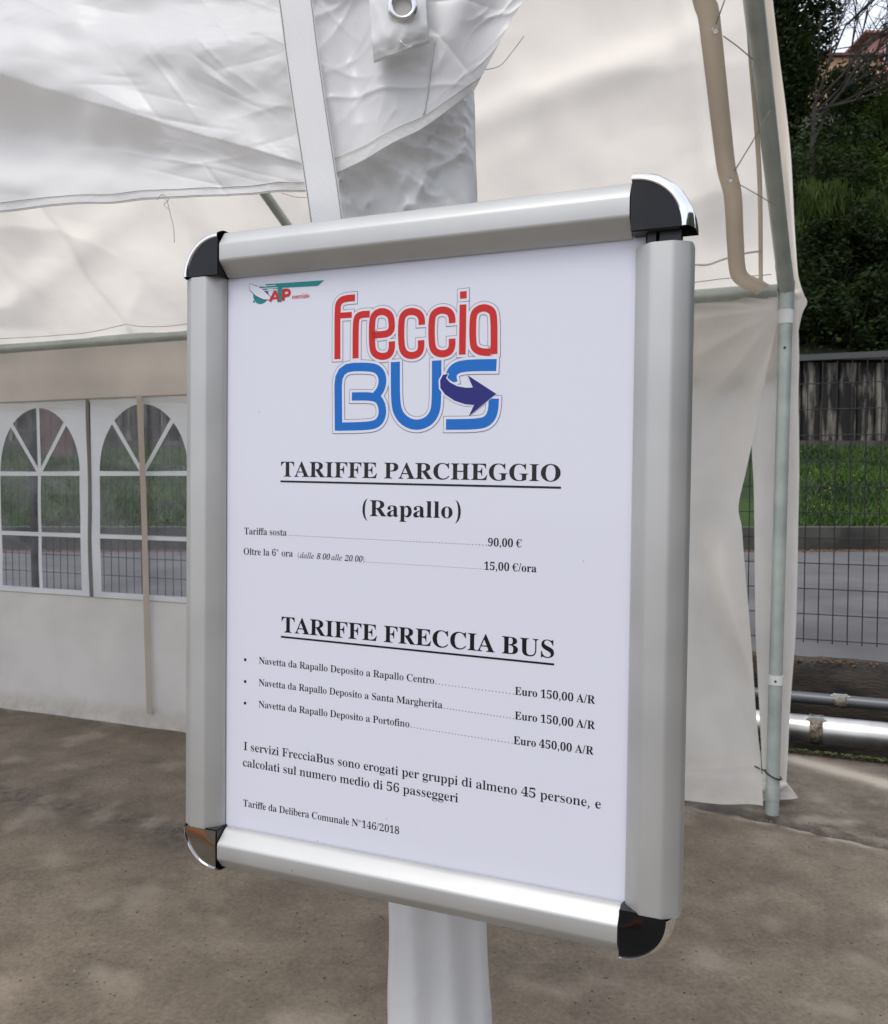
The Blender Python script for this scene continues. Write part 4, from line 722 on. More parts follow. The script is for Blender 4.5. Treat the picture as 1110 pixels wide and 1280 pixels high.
# near frame (above the picture) that the curtain and the sign hang from
tube_part('eave_rail', [NL + Z * (ezn - .02), NL + U * 7 + Z * (ezn - .02)], .019, M['tube'])
tube_part('leg', [NL + Z * (ezn - .02), Vector((NL.x, NL.y, 0))], .014, M['tube'])
nr0 = NL + Z * (ezn - .02)
tube_part('rafter', [nr0, ridge_a], .02, M['tube'])
# beige hem tube with eyelets, laced to the end rafter
hp = [(868, -60), (880, 0), (886, 20), (893, 80), (903, 170), (908, 210), (916, 245), (919, 300), (922, 338), (930, 350), (945, 357), (953, 362)]
hl = smoothline(roofline(hp, .075), 90)
ribbon(hl, .054, rn, .012).build('hem_tube', M['strip'], tent, True)
def ring(mb, c, n, r0, r1, k=28):
    n = n.normalized(); x = n.orthogonal().normalized(); y = n.cross(x)
    pr = [(r0, 0), (r0 * 1.08 + r1 * .05, .45), ((r0 + r1) / 2, .7), (r1 * .95, .4), (r1, 0)]
    v = []
    for i in range(k):
        a = 2 * pi * i / k
        for r, h in pr: v.append(c + (x * cos(a) + y * sin(a)) * r + n * h * (r1 - r0))
    m = len(pr); mb.add(v, [(i * m + j, ((i + 1) % k) * m + j, ((i + 1) % k) * m + j + 1, i * m + j + 1) for i in range(k) for j in range(m - 1)])
EYM = mat('eyelet_steel', (.72, .72, .72), .25, .9)
DK = mat('eyelet_hole', (.9, .88, .85), .7)
for px, py in ((894, 38), (913, 225)):
    c = onroof(px, py, .083); mb = MB(); ring(mb, c, EYE - c, .0055, .0105); r_ = mb.build('eyelet', EYM, tent, True)
    nn = (EYE - c).normalized(); mb = MB(); mb.tube([c - nn * .002, c + nn * .0006], .006, 14); mb.build('eyelet_hole', DK, r_)
for a, b_, c in (((895, 30), (903, 8), (914, -22)), ((904, 45), (922, 58), (941, 74)), ((918, 214), (940, 178), (963, 138)), ((922, 229), (946, 243), (970, 257))):
    mb = MB(); mb.tube(roofline([a, b_, c], .085), .0017, 6); mb.build('lacing_cord', M['thread'], tent, True)
mb = ribbon(smoothline(roofline([(934, -40), (938, 60), (945, 150), (950, 240), (951, 352)], .03), 40), .014, rn, .003); mb.build('seam_tape', M['strip'], tent, True)
mb = MB(); mb.tube(smoothline(roofline([(868, 331), (885, 331), (905, 324), (930, 317), (951, 314)], .04), 20), .0035, 6); mb.build('drawcord', M['strip'], tent, True)
# roof cloth folded over the end rafter, flaring at the corner
er = []
for y, xl, xr in ((-60, 928, 961), (0, 938, 966), (70, 948, 974), (140, 957, 983), (200, 965, 989), (260, 972, 992), (310, 979, 995), (345, 986, 998), (366, 991, 1004), (378, 993, 1009), (392, 992, 1003), (415, 990, 998)):
    er.append([onroof(xl + (xr - xl) * k / 3, y, -.0 - .012 * k) for k in range(4)] if y < 350 else [onwall(xl + (xr - xl) * k / 3, y, .06) for k in range(4)])
Sheet(er, rn, lambda a, b, p: .008 * noise.noise(p * 6)).build('roof_edge_flap', 16, 120, M['roof'], tent)

# ------------------------------------------------------------------ back wall panel with arched windows
sw = empty('tent_side_wall', td(2.5, .0, 0)); tag(sw, 'translucent white tent side wall with arched lattice windows', 'tent wall')
wd_ = .032                                             # the wall hangs just outside the rail
zt = wt(0, 435)[1]
zb1 = (wt(60, 500, wd_)[1] + wt(200, 496, wd_)[1]) / 2    # top of the window band
zb0 = (wt(60, 742, wd_)[1] + wt(200, 752, wd_)[1]) / 2    # its bottom
tR = wt(700, 600, wd_)[0]; tL = 7.0
print('zb', zb1, zb0, ez, 'tR', tR, 'wt', wt(180, 600, wd_), wt(48, 600, wd_))
def hwall(amp=1):
    def h(a, b, p):
        t = (p - O).dot(U); z = p.z
        s = .012 * noise.noise(Vector((t * 1.6, z * 1.1, 0))) + .008 * noise.noise(Vector((t * 3.4 + z, z * 2.5 - t, 4)))
        s += .005 * crease(Vector((t * 1.7 + z * .7, z * 1.9 - t * .5, 8)), 2)
        return s * amp
    return h
def flat(z1, z0, ta, tb, d=wd_): return [[td(ta + (tb - ta) * i / 5, d, z1 + (z0 - z1) * j / 2) for i in range(6)] for j in range(3)]
up_ = Sheet(flat(ez + .03, zb1 - .004, tR, tL), -D, lambda a, b, p: hwall(1.6)(a, b, p) * sin(pi * min(1, b * 1.0)) + .012 * sin((p.z * 26 + 2.2 * noise.noise(Vector(((p - O).dot(U) * .8, 0, 0))))) * sin(pi * b))
up_.build('upper_panel', 200, 24, M['wall'], sw)
# lower skirt
def hsk(a, b, p): return hwall(1.3)(a, b, p) * min(1, b * 5) + .05 * sstep(.82, 1, b) ** 2 + .018 * b * noise.noise(Vector(((p - O).dot(U) * 3, 0, 1)))
def zbot(t): return .006 + .012 * max(0, noise.noise(Vector((t * 2.2, 5, 0))))
sk = Sheet([[td(tR + (tL - tR) * i / 12, wd_, (zb0 + .004) * (1 - j / 3) + zbot(tR + (tL - tR) * i / 12) * j / 3) for i in range(13)] for j in range(4)], -D, hsk)
sk.build('skirt', 260, 50, M['skirt'], sw)
# plain panel where the windows end (mostly behind the sign)
def polymesh(name, outer, holes, m, par, th=None, toworld=None):
    cu = bpy.data.curves.new('tmp', 'CURVE'); cu.dimensions = '2D'; cu.fill_mode = 'BOTH'
    for P in [outer] + holes:
        sp = cu.splines.new('POLY'); sp.points.add(len(P) - 1); sp.use_cyclic_u = True
        for i, (x, y) in enumerate(P): sp.points[i].co = (x, y, 0, 1)
    ob = bpy.data.objects.new('tmp', cu); me = bpy.data.meshes.new_from_object(ob)
    v = [toworld(w.co.x, w.co.y) for w in me.vertices]; f = [tuple(p.vertices) for p in me.polygons]
    bpy.data.objects.remove(ob); bpy.data.curves.remove(cu); bpy.data.meshes.remove(me)
    return mesh(name, v, f, m, par)
tc2, tc1 = wt(179, 600, wd_)[0], wt(49, 600, wd_)[0]
pitch = tc1 - tc2
hw = .5 * abs(wt(120, 600, wd_)[0] - wt(233, 600, wd_)[0]) - .004
zs = wt(180, 592, wd_)[1]; zm = wt(180, 672, wd_)[1]; za = wt(180, 505, wd_)[1]; zl = wt(180, 743, wd_)[1]
mw = .011                                             # half width of a glazing bar
print('hw', hw, 'pitch', pitch, 'arch', za - zs)
R1 = za - zs; rx = hw
def arcpt(t): return (rx * cos(t), R1 * sin(t))
def sector(a0, a1):
    # between two radial bars, inside the arch, above the spring line
    P = []
    def off(a, sgn):
        d = (cos(a), sin(a) * R1 / rx); n_ = (-d[1], d[0]); l = math.hypot(*d); return (d[0] / l, d[1] / l), (n_[0] / l * mw * sgn, n_[1] / l * mw * sgn)
    d0, o0 = off(a0, 1); d1, o1 = off(a1, -1)
    # inner corner: intersection of the two offset lines
    det = d0[0] * -d1[1] + d1[0] * d0[1]
    bx, by = o1[0] - o0[0], o1[1] - o0[1]
    s = (bx * -d1[1] + d1[0] * by) / det
    P.append((o0[0] + d0[0] * s, o0[1] + d0[1] * s))
    ea = mw / rx
    for k in range(11):
        a = a0 + ea + (a1 - a0 - 2 * ea) * k / 10; P.append(arcpt(a))
    return P
def windowpolys():
    out = []
    for a0, a1 in ((0, .27), (.27, .5), (.5, .73), (.73, 1)): out.append([(x, y + zs + (mw if a0 == 0 or a1 == 1 else 0) * 0 + 0) for x, y in sector(a0 * pi, a1 * pi)])
    for x0, x1 in ((-hw, -mw), (mw, hw)):
        out.append([(x0, zs - mw), (x1, zs - mw), (x1, zm + mw), (x0, zm + mw)])
        out.append([(x0, zm - mw), (x1, zm - mw), (x1, zl), (x0, zl)])
    return out
WP = windowpolys()
nwin = 6
centres = [tc2 + pitch * k for k in range(-12, nwin) if tc2 + pitch * k - pitch / 2 > tR]
c0_ = min(centres) - pitch / 2
def tow(off=0, c=0): return lambda x, z: td(x + c, wd_ - off + .010 * noise.noise(Vector((x * 2 + c * 2, z * 1.6, 0))) + .004 * noise.noise(Vector((x * 7 + c * 7, z * 6, 0))), z)
def dens(P, s=.05):
    o = []
    for i in range(len(P)):
        a, b_ = P[i], P[(i + 1) % len(P)]; n = max(1, int(math.hypot(b_[0] - a[0], b_[1] - a[1]) / s))
        o += [(a[0] + (b_[0] - a[0]) * k / n, a[1] + (b_[1] - a[1]) * k / n) for k in range(n)]
    return o
# clear but slightly milky window film
FM = bpy.data.materials.new('window_film'); FM.use_nodes = True; nt = FM.node_tree
nt.nodes.remove(nt.nodes['Principled BSDF']); tr_ = N(FM, 'ShaderNodeBsdfTransparent'); tr_.inputs[0].default_value = (.86, .88, .93, 1)
df = N(FM, 'ShaderNodeBsdfDiffuse'); df.inputs[0].default_value = (.55, .57, .63, 1); gl = N(FM, 'ShaderNodeBsdfGlossy'); gl.inputs['Roughness'].default_value = .12
tcf = N(FM, 'ShaderNodeTexCoord'); nf_ = N(FM, 'ShaderNodeTexNoise', Scale=5, Detail=6, Distortion=1.5); L(FM, tcf.outputs['Object'], nf_.inputs['Vector'])
mrf = N(FM, 'ShaderNodeMapRange'); mrf.inputs['From Min'].default_value = .35; mrf.inputs['From Max'].default_value = .7; mrf.inputs['To Min'].default_value = .08; mrf.inputs['To Max'].default_value = .20; L(FM, nf_.outputs['Fac'], mrf.inputs[0])
x1_ = N(FM, 'ShaderNodeMixShader'); L(FM, mrf.outputs[0], x1_.inputs[0]); L(FM, tr_.outputs[0], x1_.inputs[1]); L(FM, df.outputs[0], x1_.inputs[2])
x2_ = N(FM, 'ShaderNodeMixShader'); L(FM, schlick(FM), x2_.inputs[0]); L(FM, x1_.outputs[0], x2_.inputs[1]); L(FM, gl.outputs[0], x2_.inputs[2]); L(FM, x2_.outputs[0], nt.nodes['Material Output'].inputs[0])
if c0_ - tR > .02:
    Sheet(flat(zb1, zb0, tR, c0_ - .01), -D, lambda a, b, p: .004 * noise.noise(p * 3)).build('plain_panel', 20, 20, M['band'], sw)
for c in centres:
    ow = pitch / 2 - .0105
    outer = [(-ow, zb0), (ow, zb0), (ow, zb1), (-ow, zb1)]
    w = polymesh('window_frame', dens(outer), [dens(p, .06) if len(p) == 4 else p for p in WP], M['band'], sw, None, tow(0, c))
    for p in WP: polymesh('pane', dens(p, .08), [], FM, w, None, tow(-.003, c))
ZIP = mat('dark_seam_gap', (.16, .155, .15), .8)
for c in centres:
    mb = ribbon([td(c + pitch / 2 + .004 * sin(z * 9), wd_ - .004, z) for z in lin(zb0 - .0, zb1, 12) + [zb1]], .020, -D, .004); mb.build('seam_strip', ZIP, sw)
mb = MB(); mb.tube([td(t, wd_ - .008 + .004 * noise.noise(Vector((t * 3, 0, 0))), zb1 + .003 * noise.noise(Vector((t * 2, 1, 0)))) for t in lin(tR, tL, 90)], .0035, 6); mb.build('band_seam', M['seam'], sw)
mb = MB(); mb.tube([td(t, wd_ - .004, zb0 + .002 * noise.noise(Vector((t * 3, 1, 0)))) for t in lin(tR, tL, 90)], .002, 6); mb.build('band_seam', M['seam'], sw)
ST = fabric('tan_tape', (.56, .50, .43), .2, (.8, .7, .6), .7, .2, 40)
tp_ = [(174, 494), (177, 560), (180, 640), (182, 720), (184, 800), (187, 892)]
ribbon(smoothline([onwall(x, y, wd_ - .03) for x, y in tp_], 30), .034, -D, .002).build('tie_tape', ST, sw)

# ------------------------------------------------------------------ curtains at the far corner
cc = empty('corner_curtain', td(.3, .0, 0)); tag(cc, 'gathered beige curtain hanging at the far corner, open in a narrow slit', 'curtain')
rowsA = []
LX = 690
for y, xr in ((372, 974), (400, 972), (450, 962), (500, 952), (553, 941), (590, 933), (632, 924), (660, 928), (700, 931), (760, 937), (830, 943), (900, 947), (950, 951), (972, 952), (990, 953), (1006, 954)):
    rowsA.append([onwall(LX + (xr - LX) * k / 7, y + (0 if y < 900 else -(1 - k / 7) * 26), .005 + (.0 if y < 960 else -(y - 960) / 46 * .10)) for k in range(8)])
nA = len(rowsA) - 1
cpt = onwall(978, 384)
def hA(a, b, p):
    x = (p - cpt).dot(U); z = cpt.z - p.z                   # distance left and down of the tie point
    r = math.hypot(x, z); th = atan2(z, x)
    s = .017 * sin(th * 15 + .4) * gauss(r - .28, .24) * min(1, r * 5)
    s += .03 * gauss(x - .12 - z * .05, .05) * gauss(z - .9, .5)
    s += .012 * noise.noise(Vector((x * 3, z * 1.0, 3)))
    # the kicked-out fold low on the slit side
    s += .10 * gauss((x - .20) + (z - .95) * .32, .045) * sstep(.75, 1.0, z) * (1 - sstep(1.5, 1.85, z))
    s -= .03 * gauss((x - .29) + (z - .95) * .26, .05) * sstep(.8, 1.1, z)
    s += .006 * crease(Vector((x * 3 + z, z * 2.5 - x, 8)), 2)
    s += .03 * sstep(.88, 1, b) + .018 * gauss(p.z - .155 + .1 * (x - .2), .014)
    return s
cA = Sheet(rowsA, -D, hA); cA.build('inner_curtain', 90, 200, M['skirt'], cc)
rowsB = []
for y, xl, xr in ((376, 968, 1000), (400, 966, 998), (450, 957, 999), (500, 946, 998), (553, 940, 999), (600, 942, 999), (650, 943, 998), (750, 944, 996), (800, 945, 994), (880, 949, 988), (940, 952, 985), (975, 954, 983)):
    rowsB.append([onwall(xl + (xr - xl) * k / 4, y, .05) for k in range(5)])
Sheet(rowsB, -D, lambda a, b, p: .014 * sin(a * 7 + 1) + .01 * noise.noise(p * 4)).build('outer_curtain', 40, 160, M['skirt'], cc)
rowsC = [[onwall(934 + (977 - 934) * k / 4, 968, .045) for k in range(5)], [onground(938 + 48 * k / 4, 990 - 2 * k, .02) for k in range(5)], [onground(940 + (998 - 940) * k / 4, 1003 - 1.2 * k, .006) for k in range(5)]]
Sheet(rowsC, Z, lambda a, b, p: .006 * crease(p * 8, 2)).build('ground_flap', 30, 30, M['skirt'], cc)
mb = MB(); pts = []
for k in range(25):
    a = 2 * pi * k / 24; c0 = C_ + lt * ((ez - onwall(970, 968).z) / ez); pts.append(c0 + U * cos(a) * .029 + D * sin(a) * .029 + Z * (.012 * cos(a)))
mb.tube(pts, .0032, 6); mb.tube([pts[0], pts[0] + U * .02 + Z * .006, pts[0] + U * .036 + Z * .012], .003, 6)
tag(mb.build('cable_tie', M['black']), 'black cable tie round the bottom of the far tent leg', 'cable tie')

# ------------------------------------------------------------------ near curtain: swagged up and bundled at the near leg
nc = empty('near_curtain', NL + Z * 1.5); tag(nc, 'bright white side curtain hitched up along the near edge of the tent', 'curtain')
XS = [-420, -250, -120, 0, 60, 130, 200, 260, 320, 386, 430]
def hem_y(x): return cr1([292.0, 284.0, 277.0, 271.0, 265.5, 258.5, 252.0, 247.5, 243.5, 240.5, 239.0], XSpos(x))
def XSpos(x):
    for i in range(len(XS) - 1):
        if x <= XS[i + 1]: return i + (x - XS[i]) / (XS[i + 1] - XS[i])
    return len(XS) - 1
YS = [-560, -330, -180, -90, -30, 10, 50, 90, 130, 170, 205, 235]
crN = Creases(34, 190, 400, -20, 235, .0015, 2.6, 60, 21, (-.5, 1.0)); crN2 = Creases(16, 0, 300, 0, 200, .0011, 3.0, 60, 22, (-.6, .5))
def hN(a, b, p):
    d = p - EYE; k = FPX / (d.y * cos(PITCH) - d.z * sin(PITCH)); x = CX + d.x * k; y = CY - (d.z * cos(PITCH) + d.y * sin(PITCH)) * k
    # a long fold running to the tie point near (385, 215): ridge line, then overhang, then out again
    f = max(0, min(1.2, (395 - x) / 395)); rid = 103 + (1 - min(1, f)) * 108; val = 172 + (1 - min(1, f)) * 44
    s = 0
    A = .024 * min(1.3, f) ** .8
    if y < rid: s = A * (sstep(rid - 75, rid, y))
    elif y < val: s = A * (1 - 1.15 * sstep(rid - 6, val, y))
    else: s = A * (-.15 + .75 * sstep(val, val + 70, y))
    # second, gentler belly above
    s += .040 * sstep(-60, 60, y - 10 + .10 * x) * gauss(y - 55 + .05 * x, 60) * .55
    s -= .022 * gauss(y - 12 + (x - 300) * .05, 26) * sstep(60, 220, x)
    q = Vector((x * .006, y * .008, 0))
    s += .006 * noise.noise(q * 1.6) + .0035 * noise.noise(q * 4)
    cw = .0005 + .0022 * sstep(150, 380, x) + .0010 * sstep(160, 60, y)
    s += crN(x, y) + crN2(x, y) + .5 * cw * crease(Vector((x * .012 + y * .006, y * .016 - x * .006, 2)), 3)
    return s
swag = Sheet([[near(x, y + (hem_y(x) - 240) * max(0, (y + 560) / 795), 0) if True else None for x in XS] for y in YS], -D, hN)
swag.rows = [[near(x, -560 + (hem_y(x) + 560) * ((y + 560) / 795.0), 0) for x in XS] for y in YS]
swag.build('swag', 300, 260, M['tarp'], nc)
bh = .962
swag.build('bottom_hem', 300, 4, M['hem'], nc, b0=bh, b1=1.002, off=.0012)
for bb in (bh + .004, .996):
    mb = MB()
    for i in range(0, 420):
        a = i / 420
        if i % 1 == 0: mb.tube([swag.pt(a, bb, .0020), swag.pt(a + .0016, bb, .0020)], .00035, 4, False)
    tag(mb.build('stitching', M['thread'], nc), kind='stuff')
# stray threads
def thread(pts, par, r=.00035):
    mb = MB(); mb.tube(smoothline([near(x, y, -.02) for x, y in pts], 24), r, 5); mb.build('loose_thread', M['thread'], par, True)
thread([(203, 244), (209, 252), (213, 268), (217, 285), (218, 303)], nc)
thread([(196, 250), (203, 243), (211, 249), (205, 256), (212, 262)], nc, .0003)
thread([(352, 241), (368, 246), (384, 247)], nc, .0003)
# the bundle round the leg, running down behind the sign to the ground
def P_near(x, y, Y): return at(x, y, Y)
bun = [(-520, 330, 600), (-200, 345, 620), (-60, 356, 625), (0, 362, 615), (45, 368, 602), (85, 373, 594), (115, 376, 592), (140, 380, 593), (200, 388, 594), (255, 396, 596), (400, 425, 596), (600, 462, 598), (800, 480, 600), (1000, 488, 604), (1140, 488, 606), (1210, 488, 609), (1280, 487, 613), (1500, 482, 622), (1900, 470, 640), (2400, 455, 660)]
BY = []
for y, xl, xr in bun:
    a, b_ = at(xl, y, .725), at(xr, y, .705); c = (a + b_) / 2; hwid = (b_ - a).length / 2; BY.append((y, c, hwid))
nb_ = len(BY) - 1; KA = 150
crB = Creases(46, -.10, .06, 1.36, 1.62, .0060, .0034, .055, 5)
bnx = (U * -1 + D * .0).normalized()
bv = []; ns = 520
for j in range(ns + 1):
    u = nb_ * j / ns; c = cr1([k[1] for k in BY], u); hwid = cr1([k[2] for k in BY], u); yy = cr1([float(k[0]) for k in BY], u)
    if c.z < .012: c = c.copy(); c.z = .012
    up_w = 1 - sstep(250, 420, yy)
    for k in range(KA):
        a = 2 * pi * k / KA; x = cos(a); y = sin(a)
        sq = math.copysign(abs(y) ** .8, y)
        ripple = (.0035 * sin(x * 9 + .7 * sin(c.z * 6)) + .004 * noise.noise(Vector((x * 3, c.z * 3.0, y * 2)))) 
        cw = (.011 * up_w + .0010)
        q = Vector((x * 1.7 + c.z * 13, c.z * 24 - x * 1.6, y * .5))
        r = ripple + cw * 1.1 * (sharp(q, 3) - .3)
        if up_w > .01 and y > 0: r += up_w * crB(c.x + x * hwid, c.z)
        ww = hwid + .004 * noise.noise(Vector((c.z * 11, x * 2, 3))) * (1 - up_w * .6)
        pt = c + RT * (x * ww) + Vector((0, 1, 0)) * (-(.030 + r) * sq) - Vector((0, 1, 0)) * r * .0
        bv.append(pt)
bf = [(j * KA + k, j * KA + (k + 1) % KA, (j + 1) * KA + (k + 1) % KA, (j + 1) * KA + k) for j in range(ns) for k in range(KA)]
lc = empty('bundled_curtain', Vector((NL.x, NL.y, 0))); tag(lc, 'greyish white curtain bundled round the near leg behind the sign', 'curtain')
jj = int(ns * 9.6 / nb_)
mesh('upper_bundle', bv[:(jj + 1) * KA], bf[:jj * KA], M['tarp_grey'], lc, True)
mesh('lower_bundle', bv[jj * KA:], [tuple(i - 0 for i in q) for q in [(j * KA + k, j * KA + (k + 1) % KA, (j + 1) * KA + (k + 1) % KA, (j + 1) * KA + k) for j in range(ns - jj) for k in range(KA)]], M['tarp'], lc, True)
# overlapping end of the swag with its diagonal hem
orow = []
low = [(400, 226), (424, 216), (455, 200), (490, 180), (525, 162), (560, 138), (592, 113)]
top_ = [(375, -420), (400, -420), (440, -420), (480, -420), (540, -420), (600, -420), (700, -420)]
edge = {0: (660, -20), }
def ov(a, b):
    l = low[a]; y0 = -420; y = y0 + (l[1] - y0) * b
    xr = cr1([760.0, 740.0, 722.0, 706.0, 690.0, 640.0, 593.0], 6 * b)
    xl = cr1([368.0, 372.0, 376.0, 380.0, 386.0, 393.0, 400.0], 6 * b)
    f = a / 6; base = xl + (xr - xl) * f
    return base + (l[0] - (400 + 192 * f)) * b, y
bl_ = lin(0, 1, 6) + [1]
ovf = lambda b: 1 - .85 * sstep(.78, 1, b)
crO = Creases(40, -.12, .10, 1.42, 1.72, .0030, .0026, .06, 11, (-.9, 1.5))
over = Sheet([[at(*ov(a, b), .672 - .012 * sin(pi * a / 6)) for a in range(7)] for b in bl_], Vector((0, -1, 0)),
             lambda a, b, p: ovf(b) * (crO(p.x, p.z) + .0018 * sharp(Vector((a * 3 + b * 7, b * 7 - a * 3, 1)), 2) + .010 * noise.noise(Vector((a * 3.6 - b * 2.4, b * 2.2, 0))) + .0045 * sin(a * 17 - b * 7 + 2 * noise.noise(Vector((a * 2, b * 3, 7))))))
over.build('swag_end', 220, 300, M['tarp'], lc)
over.build('diagonal_hem', 160, 4, M['hem'], lc, b0=.968, b1=1.003, off=.0014)
mb = MB()
for i in range(130): mb.tube([over.pt(i / 130, .972, .0022), over.pt(i / 130 + .004, .972, .0022)], .00035, 4, False)
tag(mb.build('stitching', M['thread'], lc), kind='stuff')
mb = MB(); mb.tube([over.pt(a, b, .001) for a, b in zip(lin(.60, .66, 20), lin(.80, .975, 20))], .0008, 5); mb.build('vertical_seam', M['hem'], lc, True)
thread([(592, 86), (606, 87), (625, 82), (640, 65), (655, 45)], lc, .0003)
# webbing strap
WB = mat('white_webbing', (.80, .80, .81), .7); bW = WB.node_tree.nodes['Principled BSDF']
tcw = N(WB, 'ShaderNodeTexCoord'); wv = N(WB, 'ShaderNodeTexWave', Scale=230, Distortion=.3); wv.bands_direction = 'DIAGONAL'
L(WB, tcw.outputs['Object'], wv.inputs['Vector']); bpw = N(WB, 'ShaderNodeBump', Strength=.3, Distance=.0005); L(WB, wv.outputs['Fac'], bpw.inputs['Height']); L(WB, bpw.outputs[0], bW.inputs['Normal'])
sp_ = [(352, -420, .65), (352, -200, .65), (358, -60, .65), (369, 0, .65), (378, 70, .652), (388, 140, .654), (398, 205, .656), (407, 268, .658), (414, 330, .665), (420, 420, .69)]
stp = smoothline([at(x, y, Y) for x, y, Y in sp_], 70)
nS = Vector((.05, -1, .0)).normalized()
so_ = empty('webbing_strap', stp[0]); tag(so_, 'white woven webbing strap running down beside the curtain bundle', 'strap')
mb = ribbon(stp, .0245, nS, .0016); autosmooth(mb.build('webbing', WB, so_), 40)
xs_ = []
mb = MB()
for s in (-1, 1):
    for i in range(0, len(stp) - 1):
        d = (stp[i + 1] - stp[i]).normalized(); x = d.cross(nS).normalized()
        for k in range(5):
            p = stp[i].lerp(stp[i + 1], k / 5) + x * s * .0112 + nS * .001; mb.tube([p, p + d * .0016 + x * s * .0003], .0003, 4, False)
tag(mb.build('edge_stitching', M['thread'], so_), kind='stuff')
# eyelet tab
et = empty('eyelet_tab', at(500, -20, .64)); tag(et, 'folded white tarpaulin tab with a steel eyelet at the top edge', 'tab')
tb = [[at(x, y, Yy) for x, y, Yy in r] for r in (((458, -70, .655), (496, -76, .648), (530, -80, .655)), ((462, 0, .645), (498, -6, .638), (532, -10, .645)), ((465, 50, .642), (500, 42, .636), (534, 32, .642)), ((467, 76, .646), (502, 64, .640), (536, 51, .646)))]
tS = Sheet(tb, Vector((0, -1, 0)), lambda a, b, p: .0012 * crease(Vector((a * 3, b * 3, 2)), 2) + .001 * noise.noise(Vector((a * 4, b * 4, 0))))
# solid tab: front and back skins joined by a rim
nu, nv = 24, 30; v = []; 
for off in (0, -.0045):
    for j in range(nv + 1):
        for i in range(nu + 1): v.append(tS.pt(i / nu, j / nv, off))
f = []; n1_ = (nu + 1) * (nv + 1)
for j in range(nv):
    for i in range(nu):
        k = j * (nu + 1) + i; q = (k, k + nu + 1, k + nu + 2, k + 1)
        f.append(q); f.append(tuple(n1_ + w for w in q[::-1]))
rim = [i for i in range(nu + 1)] + [(j + 1) * (nu + 1) - 1 for j in range(1, nv + 1)] + [nv * (nu + 1) + i for i in range(nu - 1, -1, -1)] + [j * (nu + 1) for j in range(nv - 1, 0, -1)]
for i in range(len(rim)): a, b_ = rim[i], rim[(i + 1) % len(rim)]; f.append((a, b_, b_ + n1_, a + n1_))
autosmooth(mesh('tab_cloth', v, f, M['tarp'], et, True), 50)
c = at(503, 9, .6355); mb = MB(); ring(mb, c, Vector((.05, -1, -.05)), .0056, .0112, 36); r_ = mb.build('eyelet', EYM, et, True)
mb = MB(); mb.tube([c + Vector((0, .001, 0)), c + Vector((0, -.0004, 0))], .0062, 20); mb.build('eyelet_hole', mat('tarp_behind_eyelet', (.42, .40, .38), .8), r_)
mb = MB(); mb.tube([tS.pt(.5, .80, .0012), tS.pt(.52, .88, .003), tS.pt(.56, .95, .002), tS.pt(.62, .99, .003)], .0006, 5); mb.build('thread_tail', M['tarp'], et, True)
# ------------------------------------------------------------------ the snap frame
yaw, pit, rol = -.3934409, -.0158022, .0054912
MS = Matrix.Rotation(yaw, 4, 'Z') @ Matrix.Rotation(pit, 4, 'X') @ Matrix.Rotation(rol, 4, 'Y')
SC = Vector((-.0227465, .5684277, 1.1925155))
fr_ = empty('poster_frame', SC, MS.to_euler()); tag(fr_, 'silver aluminium snap frame with chrome rounded corners holding the tariff poster', 'poster frame')
mm_ = .001
SEC = [(36.3, 9), (36.6, 3), (36.6, -3.5), (36.2, -6), (35, -7.6), (27.2, -12.2), (25.6, -12.9), (24, -13.1), (13.5, -13.1), (12, -12.9), (10.4, -12.1), (2.6, -5.2), (1.2, -3.8), (.4, -2.2), (.1, -1.2)]
def profile(name, p0, p1, out, n=40, w=31.3):
    """section swept from p0 to p1 (local x,z in mm); out points away from the poster"""
    SEC2 = [(s * w / 36.5, h) for s, h in SEC]
    p0, p1 = Vector((p0[0], 0, p0[1])), Vector((p1[0], 0, p1[1])); o = Vector((out[0], 0, out[1]))
    v = []; k = len(SEC)
    for i in range(n + 1):
        p = p0.lerp(p1, i / n)
        for s, h in SEC2: v.append((p + o * s + Vector((0, h, 0))) * mm_)
    f = [(i * k + j, i * k + j + 1, (i + 1) * k + j + 1, (i + 1) * k + j) for i in range(n) for j in range(k - 1)]
    f += [tuple(range(k)), tuple(n * k + j for j in range(k))[::-1]]
    o_ = mesh(name, v, f, M['alu'], fr_, False, False); 
    bm = None
    return autosmooth(o_, 26)
IX, IZ, CZ = 144.6, 200.0, 196.5
profile('frame_profile', (-IX, CZ + .6), (-IX, -CZ - .6), (-1, 0))
profile('frame_profile', (IX, -CZ - .6), (IX, CZ - 5.5), (1, 0), w=32.6)
profile('frame_profile', (-142.6, IZ - 3), (142.6, IZ - 3), (0, 1))
profile('frame_profile', (142.6, -IZ + 3), (-142.6, -IZ + 3), (0, -1), w=27.8)
